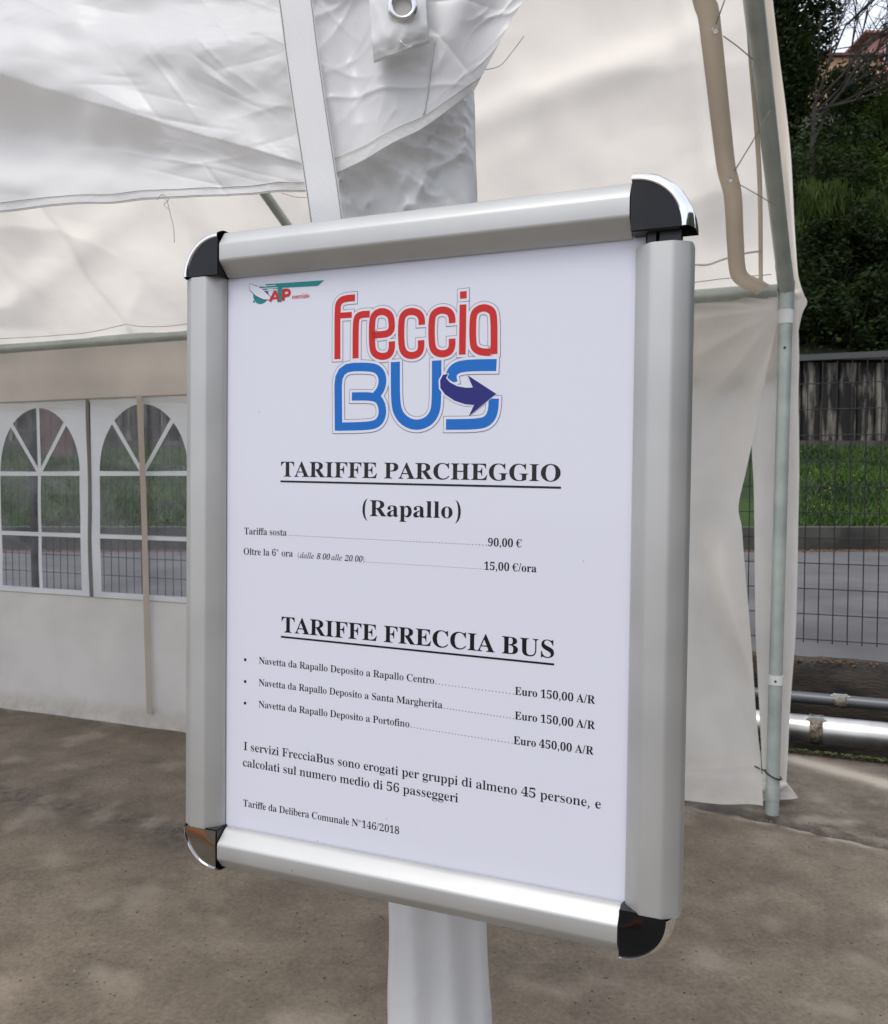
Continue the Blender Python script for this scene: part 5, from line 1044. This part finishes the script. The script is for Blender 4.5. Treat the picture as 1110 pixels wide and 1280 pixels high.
def cap(cx, cz, sx, sz, insm, R=32.2):
    """quarter-round corner: chrome rim with a dark inset face"""
    K = 28; lw_ = 3.7 if sz > 0 else 1.1; pr = [(R * .995, 10), (R, 8), (R, -5), (R - .5, -8), (R - 2.2, -11.8), (R - 3.2, -13.7), (R - 3.2 - .3 * lw_, -14.5), (R - 3.2 - .72 * lw_, -14.6), (R - 3.2 - .9 * lw_, -14.1), (R - 3.2 - lw_, -13.2)]
    v = []; m = len(pr)
    for i in range(K + 1):
        a = pi / 2 * i / K
        fac = 1 + .004 * (1 if (i // 4) % 2 else -1)          # the faintly faceted pressing of the chrome shell
        for j, (r, h) in enumerate(pr): v.append(((cx + sx * cos(a) * r * (fac if j < 5 else 1)) * mm_, h * mm_, (cz + sz * sin(a) * r * (fac if j < 5 else 1)) * mm_))
    f = [(i * m + j, (i + 1) * m + j, (i + 1) * m + j + 1, i * m + j + 1) for i in range(K) for j in range(m - 1)]
    # thin chrome lips along both straight sides
    o = mesh('corner_cap', v, f, M['chrome'], fr_, False, False); autosmooth(o, 30)
    mb = MB()
    for (ax, az) in ((1, 0), (0, 1)):
        c = Vector((cx + sx * ax * (R / 2 - 4), -3.2, cz + sz * az * (R / 2 - 4))) * mm_
        mb.box(c + Vector((0, 0, 0)), Vector((ax * (R / 2 - 4.2) + az * .5, 0, 0)) * mm_, Vector((0, 9.0, 0)) * mm_, Vector((0, 0, az * (R / 2 - 4.2) + ax * .5)) * mm_)
    lo = mb.build('cap_joint', M['black'], o, inv=False)
    # inset face, dished very slightly
    v = [(cx * mm_, -13.3 * mm_, cz * mm_)]; rr = R - 3.1 - lw_; KK = 24; RN = 5
    for q in range(1, RN + 1):
        for i in range(KK + 1):
            a = pi / 2 * i / KK; r = rr * q / RN
            v.append(((cx + sx * cos(a) * r) * mm_, (-13.3 - .35 * (1 - (q / RN) ** 2)) * mm_, (cz + sz * sin(a) * r) * mm_))
    f = [(0, 1 + i, 2 + i) for i in range(KK)]
    for q in range(RN - 1): f += [(1 + q * (KK + 1) + i, 1 + (q + 1) * (KK + 1) + i, 2 + (q + 1) * (KK + 1) + i, 2 + q * (KK + 1) + i) for i in range(KK)]
    mesh('cap_insert', v, f, insm, o, True, False)
    # back skin closing the shell
    v = [(cx * mm_, 9 * mm_, cz * mm_)] + [((cx + sx * cos(pi / 2 * i / 16) * R) * mm_, 9 * mm_, (cz + sz * sin(pi / 2 * i / 16) * R) * mm_) for i in range(17)]
    mesh('cap_back', v, [(0, i, i + 1) for i in range(1, 17)], M['black'], o, False, False)
    return o
cap(-143.8, 197.6, -1, 1, M['dark_reflection']); cap(143.8, 198.4, 1, 1, M['dark_reflection'], 35.0); 
cap(-143.8, -196.6, -1, -1, M['mirror'], 30.6); cap(143.8, -196.8, 1, -1, M['dark_reflection'], 31.0)
# the connector pegs showing in the gap under the lifted top right corner
for x0, x1 in ((152, 157), (159, 171)):
    mb = MB(); mb.box(Vector(((x0 + x1) / 2, -3, 191)) * mm_, Vector(((x1 - x0) / 2, 0, 0)) * mm_, Vector((0, 4, 0)) * mm_, Vector((0, 0, 8)) * mm_); mb.build('connector_peg', M['black'], fr_, inv=False)
mb = MB(); mb.box(Vector((0, 7, 0)) * mm_, Vector((163, 0, 0)) * mm_, Vector((0, 2, 0)) * mm_, Vector((0, 0, 214)) * mm_); mb.build('back_panel', M['board'], fr_, inv=False)
mb = MB()
for zz in (120, -120): mb.box(Vector((12, 30, zz)) * mm_, Vector((22, 0, 0)) * mm_, Vector((0, 21, 0)) * mm_, Vector((0, 0, 12)) * mm_)
mb.build('mounting_bracket', M['black'], fr_, inv=False)
# clear cover: thin PET, lying a little unevenly
CV = bpy.data.materials.new('clear_cover'); CV.use_nodes = True; nt = CV.node_tree; nt.nodes.remove(nt.nodes['Principled BSDF'])
tr_ = N(CV, 'ShaderNodeBsdfTransparent'); tr_.inputs[0].default_value = (.985, .985, .99, 1); gl = N(CV, 'ShaderNodeBsdfGlossy'); gl.inputs['Roughness'].default_value = .09
x2_ = N(CV, 'ShaderNodeMixShader'); L(CV, schlick(CV), x2_.inputs[0]); L(CV, tr_.outputs[0], x2_.inputs[1]); L(CV, gl.outputs[0], x2_.inputs[2]); L(CV, x2_.outputs[0], nt.nodes['Material Output'].inputs[0])
v = []; nx_, nz_ = 60, 84
for j in range(nz_ + 1):
    for i in range(nx_ + 1):
        x = -149 + 298 * i / nx_; z = 204 - 408 * j / nz_; q = Vector((x * .006, z * .006, 2))
        v.append((x * mm_, (-1.25 + .6 * noise.noise(q * 1.2) + .12 * noise.noise(q * 4)) * mm_, z * mm_))
mesh('clear_cover', v, [(j * (nx_ + 1) + i, (j + 1) * (nx_ + 1) + i, (j + 1) * (nx_ + 1) + i + 1, j * (nx_ + 1) + i + 1) for j in range(nz_) for i in range(nx_)], CV, fr_, True, False)

# ------------------------------------------------------------------ the poster
po = empty('tariff_poster', SC, MS.to_euler()); tag(po, 'white printed tariff poster with a red and blue bus logo and black price lines', 'poster')
v = [((-150 + 300 * i / 30) * mm_, (.05) * mm_, (206 - 412 * j / 40) * mm_) for j in range(41) for i in range(31)]
mesh('paper', v, [(j * 31 + i, (j + 1) * 31 + i, (j + 1) * 31 + i + 1, j * 31 + i + 1) for j in range(40) for i in range(30)], M['paper'], po, True, False)
GL = {}
for ln in GLYPHS.strip('\n').split('\n'):
    k, rest = ln[:2], ln[3:]; pr = rest.split('|'); GL[k] = (int(pr[0]), [[(int(a), int(b_)) for a, b_ in zip(q.split(',')[::2], q.split(',')[1::2])] for q in pr[1:]])
def fill(polys):
    """fill layers of contours -> (verts, faces)"""
    cu = bpy.data.curves.new('tmp', 'CURVE'); cu.dimensions = '2D'; cu.fill_mode = 'BOTH'
    for P in polys:
        sp = cu.splines.new('POLY'); sp.points.add(len(P) - 1); sp.use_cyclic_u = True
        for i, (x, y) in enumerate(P): sp.points[i].co = (x, y, 0, 1)
    ob = bpy.data.objects.new('tmp', cu); me = bpy.data.meshes.new_from_object(ob)
    r = ([(w.co.x, w.co.y) for w in me.vertices], [tuple(p.vertices) for p in me.polygons])
    bpy.data.objects.remove(ob); bpy.data.curves.remove(cu); bpy.data.meshes.remove(me); return r
def thin(P, s, sy=0):
    n = len(P); out = []
    for i in range(n):
        a, b_, c = P[i - 1], P[i], P[(i + 1) % n]
        d1 = (b_[0] - a[0], b_[1] - a[1]); d2 = (c[0] - b_[0], c[1] - b_[1]); l1 = math.hypot(*d1) or 1; l2 = math.hypot(*d2) or 1
        nx = -(d1[1] / l1 + d2[1] / l2) / 2; ny = (d1[0] / l1 + d2[0] / l2) / 2
        out.append((b_[0] - s * nx, b_[1] - sy * ny))
    return out
def area(P): return sum(P[i - 1][0] * P[i][1] - P[i][0] * P[i - 1][1] for i in range(len(P))) / 2
def circ(x, y, r, n=10): return [(x + r * cos(2 * pi * k / n), y + r * sin(2 * pi * k / n)) for k in range(n)]
CACHE = {}
def glyph(mode, ch):
    key = mode + ch
    if key in CACHE: return CACHE[key]
    base = 'i' if mode == 'i' and ('i' + ch) in GL else 'b'
    w, P, layers = 172, [], []
    if ch == ' ': pass
    elif ch == '.': w = 170; layers = [[circ(85, 36, 40 if mode == 'b' else 32)]]
    elif ch == ',': w = 170; layers = [[circ(82, 38, 44 if mode == 'b' else 34)], [[(44, 40), (124, 44), (126, 0), (62, -100), (40, -88), (78, -10)]]]
    elif ch == '/': w = 190; q = 22 if mode == 'b' else 14; layers = [[[(10, -10), (10 + 2 * q, -10), (182, 480), (182 - 2 * q, 480)]]]
    elif ch == '°': w = 240; layers = [[circ(120, 390, 72, 16), circ(120, 390, 44, 16)[::-1]]]
    elif ch in '()':
        w = 229; k = 9; t = 34 if mode == 'b' else 16; o_ = []; i_ = []
        for j in range(k + 1):
            a = -pi / 2 + pi * j / k; yy = 180 + 325 * sin(a); o_.append((200 - 165 * cos(a), yy)); i_.append((200 - (165 - 2 * t) * cos(a), yy))
        P0 = o_ + i_[::-1][1:-1]
        if ch == ')': P0 = [(229 - x, y) for x, y in P0]
        layers = [[P0]]
    elif ch == '€':
        g0, c0 = GL['bC']; w = 380 if mode == 'b' else 350
        layers = [[[(x * .78 + 12, y) for x, y in q] for q in c0], [[(0, 262), (250, 262), (244, 290), (0, 290)]], [[(0, 180), (238, 180), (232, 208), (0, 208)]]]
    else:
        w, P = GL[base + ch]; sgn = -1 if area(max(P, key=lambda q: abs(area(q)))) > 0 else 1
        if mode != 'b' and base == 'b': P = [thin(q, sgn * (4 if ch in 'NM' else 11)) for q in P]; w = w - 22
        if mode == 'i' and base == 'b': P = [[(x + .22 * y, y) for x, y in q] for q in P]
        layers = [P]
    V, F = [], []
    for ly in layers:
        vv, ff = fill(ly); n = len(V); V += vv; F += [tuple(i + n for i in q) for q in ff]
    CACHE[key] = (w, V, F); return CACHE[key]
def setline(name, runs, u0, v0, cap, u1=None, m='ink', layer=1, par=None, kern=0):
    """runs: [(mode, string)], baseline from (u0,v0), widths fitted to u1"""
    V, F = [], []; x = 0; sc = cap / 455
    for mode, s in runs:
        for ch in s:
            w, gv_, gf_ = glyph(mode, ch); n = len(V)
            V += [(x + a, b_) for a, b_ in gv_]; F += [tuple(i + n for i in q) for q in gf_]; x += w + kern
    if not V: return
    xmin = min(a for a, b_ in V); xmax = max(a for a, b_ in V)
    sx = (u1 - u0) / (xmax - xmin) if u1 is not None else sc
    v0, v1 = v0 if isinstance(v0, tuple) else (v0, v0)
    vert = []
    for a, b_ in V:
        u = u0 + (a - xmin) * sx; f_ = (a - xmin) / (xmax - xmin)
        vert.append((u * mm_, -.06 * layer * mm_, (v0 + (v1 - v0) * f_ + b_ * sc) * mm_))
    return mesh(name, vert, F, M[m], par or po, False, False)
def flatpoly(name, polys, m, layer, par=None):
    V, F = [], []
    for ly in polys:
        vv, ff = fill([[(x * 100, y * 100) for x, y in q] for q in ly]); n = len(V); V += [(x / 100, y / 100) for x, y in vv]; F += [tuple(i + n for i in q) for q in ff]
    return mesh(name, [(x * mm_, -.06 * layer * mm_, y * mm_) for x, y in V], F, M[m], par or po, False, False)
def rect(a, b_, c, d_): return [(a, b_), (c, b_), (c, d_), (a, d_)]
def quad(u0, v0, u1, v1, h): return [(u0, v0), (u1, v1), (u1, v1 + h), (u0, v0 + h)]
def dots(name, u0, v0, u1, v1, pitch, r=.34):
    n = int((u1 - u0) / pitch); P = []
    for i in range(n + 1):
        f_ = i / max(1, n); P.append([circ(u0 + (u1 - u0) * f_, v0 + (v1 - v0) * f_ + r, r, 6)])
    return flatpoly(name, P, 'ink', 1)
setline('heading', [('b', 'TARIFFE PARCHEGGIO')], -99.4, (56.6, 54.7), 10.4, 101.0)
flatpoly('heading_underline', [[quad(-99.8, 53.9, 101.4, 51.6, -1.35)]], 'ink', 1)
setline('heading', [('b', '(Rapallo)')], -35.0, 30.6, 10.6, 35.8)
setline('tariff_text', [('r', 'Tariffa sosta')], -130.0, 15.3, 4.7, -94.5)
dots('dotted_leader', -92.0, 15.3, 53.4, 13.7, 2.3)
setline('price_text', [('b', '90,00 €')], 54.6, 13.5, 5.0, 76.8)
setline('tariff_text', [('r', 'Oltre la 6° ora')], -130.4, .8, 4.7, -89.4)
setline('tariff_text', [('i', '(dalle 8.00 alle 20.00)')], -85.3, (.3, -.5), 3.9, -33.4)
dots('dotted_leader', -32.6, -.6, 51.4, -1.5, 1.75, .27)
setline('price_text', [('b', '15,00 €/ora')], 52.2, -1.6, 5.0, 86.6)
setline('heading', [('b', 'TARIFFE FRECCIA BUS')], -98.2, (-52.5, -54.0), 10.9, 98.6)
flatpoly('heading_underline', [[quad(-98.8, -55.2, 98.8, -57.2, -1.3)]], 'ink', 1)
for i, (s, ue, pr_, vs, ve, vp0, vp1, up0) in enumerate((('Navetta da Rapallo Deposito a Rapallo Centro', 18.6, 'Euro 150,00 A/R', -76.4, -77.8, -79.1, -79.6, 73.7),
        ('Navetta da Rapallo Deposito a Santa Margherita', 24.6, 'Euro 150,00 A/R', -92.1, -93.2, -94.6, -95.1, 73.9), ('Navetta da Rapallo Deposito a Portofino', 1.2, 'Euro 450,00 A/R', -107.7, -108.3, -110.3, -110.7, 73.3))):
    setline('fare_text', [('r', s)], -117.0, (vs, ve), 4.7, ue)
    dots('dotted_leader', ue + 1.3, ve, up0 - 1.0, vp0, 2.25 if i != 1 else 2.05)
    setline('price_text', [('b', pr_)], up0, (vp0, vp1), 5.0, up0 + 50.8)
    flatpoly('bullet', [[circ(-128.6, vs + 1.7, 1.1, 14)]], 'ink', 1)
setline('note_text', [('r', 'I servizi FrecciaBus sono erogati per gruppi di almeno 45 persone, e')], -129.6, (-139.9, -143.0), 5.9, 129.1)
setline('note_text', [('r', 'calcolati sul numero medio di 56 passeggeri')], -130.2, (-151.7, -153.1), 5.9, 36.3)
setline('note_text', [('r', 'Tariffe da Delibera Comunale N°146/2018')], -129.8, -180.8, 4.9, -5.5)
# the bus company's lettering: coloured strokes over a white and a thin dark outline
import json
LG = json.loads(LOGO)
def strokepoly(P, w, ext=0, smooth=True):
    P = [Vector((x, y, 0)) for x, y in P]
    if len(P) > 3 and smooth:
        Q = []
        for i in range(len(P) - 1):
            # keep straight stems straight: round only where the path turns
            Q.append(P[i])
        # corner rounding by quadratic pieces
        R_ = [P[0]]
        for i in range(1, len(P) - 1):
            a = P[i].lerp(P[i - 1], min(.5, 12 / max(1e-6, (P[i] - P[i - 1]).length))); c = P[i].lerp(P[i + 1], min(.5, 12 / max(1e-6, (P[i] - P[i + 1]).length)))
            for t in (0, .25, .5, .75, 1): R_.append(a * (1 - t) ** 2 + P[i] * 2 * t * (1 - t) + c * t * t)
        R_.append(P[-1]); P = [R_[0]] + [R_[i] for i in range(1, len(R_)) if (R_[i] - R_[i - 1]).length > .02]
    if ext:
        P[0] = P[0] + (P[0] - P[1]).normalized() * ext; P[-1] = P[-1] + (P[-1] - P[-2]).normalized() * ext
    n = len(P); Lf, Rt = [], []
    for i in range(n):
        if i == 0: d = (P[1] - P[0]).normalized(); k = 1
        elif i == n - 1: d = (P[-1] - P[-2]).normalized(); k = 1
        else:
            d1 = (P[i] - P[i - 1]).normalized(); d2 = (P[i + 1] - P[i]).normalized(); d = (d1 + d2).normalized(); k = 1 / max(.6, d.dot(d1))
        x = Vector((-d.y, d.x, 0)) * (w / 2 * k); Lf.append(P[i] + x); Rt.append(P[i] - x)
    return Lf, Rt
def strokes(name, items, grow, m, layer, par):
    V, F = [], []
    for ii, (w, P) in enumerate(items):
        Lf, Rt = strokepoly(P, w + 2 * grow, grow); lz = layer + ii * .045; n0 = len(V); n = len(Lf)
        V += [(p.x * mm_, -.06 * lz * mm_, p.y * mm_) for p in Lf + Rt]; F += [(n0 + i, n0 + i + 1, n0 + n + i + 1, n0 + n + i) for i in range(n - 1)]
    return mesh(name, V, F, M[m], par, False, False)
lg = mesh('bus_logo', [(-60 * mm_, -.02 * mm_, 110 * mm_), (-59.9 * mm_, -.02 * mm_, 110 * mm_), (-59.9 * mm_, -.02 * mm_, 110.1 * mm_)], [(0, 1, 2)], M['paper'], po, False, False)
bl_i = [(w, P) for w, P in LG['blue']]; rd_i = [(w, P) for w, P in LG['red']]
strokes('logo_outline', rd_i + bl_i, 1.98, 'outline', 2, lg); strokes('logo_border', rd_i + bl_i, 1.70, 'white_ink', 3, lg)
strokes('blue_lettering', bl_i, 0, 'blue', 4, lg); strokes('red_lettering', rd_i, 0, 'red', 4.6, lg)
def growpoly(P, g):
    P = [tuple(p) for p in P]; s = g if area(P) > 0 else -g; return thin(P, s, s)
A_ = smoothA = [tuple(p) for p in LG['arrow']]
flatpoly('arrow_border', [[growpoly(A_, 1.1)]], 'white_ink', 5.4, lg)
flatpoly('arrow', [[A_]], 'navy', 5.8, lg)
# small transport company mark at the top left
rc = LG['ring']
mk = flatpoly('company_mark', [[[tuple(p) for p in LG['tealbar']]]], 'teal', 3)
flatpoly('mark_ring', [[circ(rc[0], rc[1], 6.4, 28), circ(rc[0], rc[1], 2.6, 20)[::-1]]], 'teal', 2, mk)
flatpoly('mark_dot', [[circ(LG['dot'][0], LG['dot'][1], .8, 10)]], 'teal', 2, mk)
Wg = [tuple(p) for p in LG['wing']]
flatpoly('wing_outline', [[growpoly(Wg, .35)]], 'navy', 4, mk); flatpoly('wing', [[growpoly(Wg, -.12)]], 'white_ink', 5, mk)
strokes('speed_line', [(.45, P) for P in LG['lines']], 0, 'white_ink', 5, mk)
p0, p1, p2 = LG['P']; ax0, ax1 = LG['Ax']
capm = p2[1] - p0[1]
ac = (ax0[0] + ax1[0]) / 2 - .4
strokes('mark_lettering', [(1.9, [(ac - 4, p0[1]), (ac + .3, p2[1])]), (1.9, [(ac + 3.4, p0[1]), (ac + .3, p2[1])]), (1.3, [(ac - 2.4, p0[1] + 2), (ac + 2.6, p0[1] + 2)])], 0, 'red', 6, mk)
strokes('mark_lettering', [(2.2, [(p0[0], p0[1] - .2), (p0[0], p2[1] + .8)]), (1.9, [(p0[0], p2[1]), (p0[0] + 4, p2[1]), (p0[0] + 5, p2[1] - 1.2), (p0[0] + 5, p2[1] - 2.6), (p0[0] + 4, p2[1] - 3.8), (p0[0], p2[1] - 3.8)])], 0, 'red', 6, mk)
e0, e1, e2 = LG['es']; setline('mark_lettering', [('b', 'esercizio')], e0[0], e0[1], 3.0, e1[0], 'red', 4, mk)
# tiny specks of dirt under the cover
flatpoly('speck', [[circ(-117.5, 102.2, .35, 6)], [circ(116, 6.5, .3, 6)], [circ(-15, -172, .3, 6)], [circ(-68, -196, .35, 6)]], 'ink', 1)

# ------------------------------------------------------------------ out of view, added to be mirrored in the chrome and the cover
nrmS = (MS @ Vector((0, -1, 0, 0)).to_3d()) if False else (MS.to_3x3() @ Vector((0, -1, 0)))
pc_ = SC + MS.to_3x3() @ (Vector((-160, -13, -212)) * mm_); dv = (pc_ - EYE).normalized(); rf = dv - nrmS * 2 * dv.dot(nrmS)
hit = pc_ + rf * (-pc_.z / rf.z); side = Vector((-nrmS.y, nrmS.x, 0)).normalized(); 
OG = mat('orange_paint', (.75, .22, .02), .5)
mb = MB(); mb.box(hit + Z * .02, side * 1.6, nrmS.cross(side).cross(side).normalized() * 0.0 + Vector((nrmS.x, nrmS.y, 0)).normalized() * .022, Z * .014)
tag(mb.build('orange_glint_strip', OG), 'orange strip added on the ground behind the viewer for its reflection', 'added strip')  # added out of view, only for the orange glint in the lower left cap
f3 = Vector((.46, -.888, 0)).normalized(); side = Vector((-f3.y, f3.x, 0)); dpb = f3 * 10.5
DP = mat('dark_facade', (.14, .14, .14), .8); vary(DP, (.06, .052, .045), (.11, .095, .08), 1.5)
de = empty('added_building', dpb); tag(de, 'dark depot building standing behind the viewer', 'building')  # added unseen, so the frame's outer edge mirrors something dark
mb = MB(); mb.box(dpb + f3 * 3 + Z * 1.9, side * 5.5, f3 * 3, Z * 1.9); mb.build('wall', DP, de)
mb = MB(); mb.box(dpb + f3 * 3 + Z * 3.9, side * 5.9, f3 * 3.4, Z * .1); mb.build('roof', M['sleeve'], de)
for k in (-4.2, -2.6, 2.6, 4.2):
    mb = MB(); mb.box(dpb - f3 * .03 + side * k + Z * 2.0, side * .8, f3 * .04, Z * .7); w_ = mb.build('window', M['sleeve'], de)
    mb = MB(); mb.box(dpb - f3 * .08 + side * k + Z * 2.0, side * .72, f3 * .02, Z * .62); mb.build('pane', M['black'], w_)
mb = MB(); mb.box(dpb - f3 * .04 + Z * 1.5, side * 1.4, f3 * .04, Z * 1.5); mb.build('door', M['sleeve'], de)

# dark slope added out of view so the frame's right side mirrors it
sv = []; SXn, SYn = 30, 40
for j in range(SYn + 1):
    for i in range(SXn + 1):
        x = 7.5 + 12 * i / SXn; y = -16 + 27 * j / SYn; sv.append(Vector((x, y, .2 + 9 * sstep(0, .7, i / SXn) + .7 * fbm(Vector((x, y, 0)) * .7, 4) * min(1, i / 3))))
tag(mesh('added_side_slope', sv, [(j * (SXn + 1) + i, j * (SXn + 1) + i + 1, (j + 1) * (SXn + 1) + i + 1, (j + 1) * (SXn + 1) + i) for j in range(SYn) for i in range(SXn)], HILL, None, True), kind='structure')
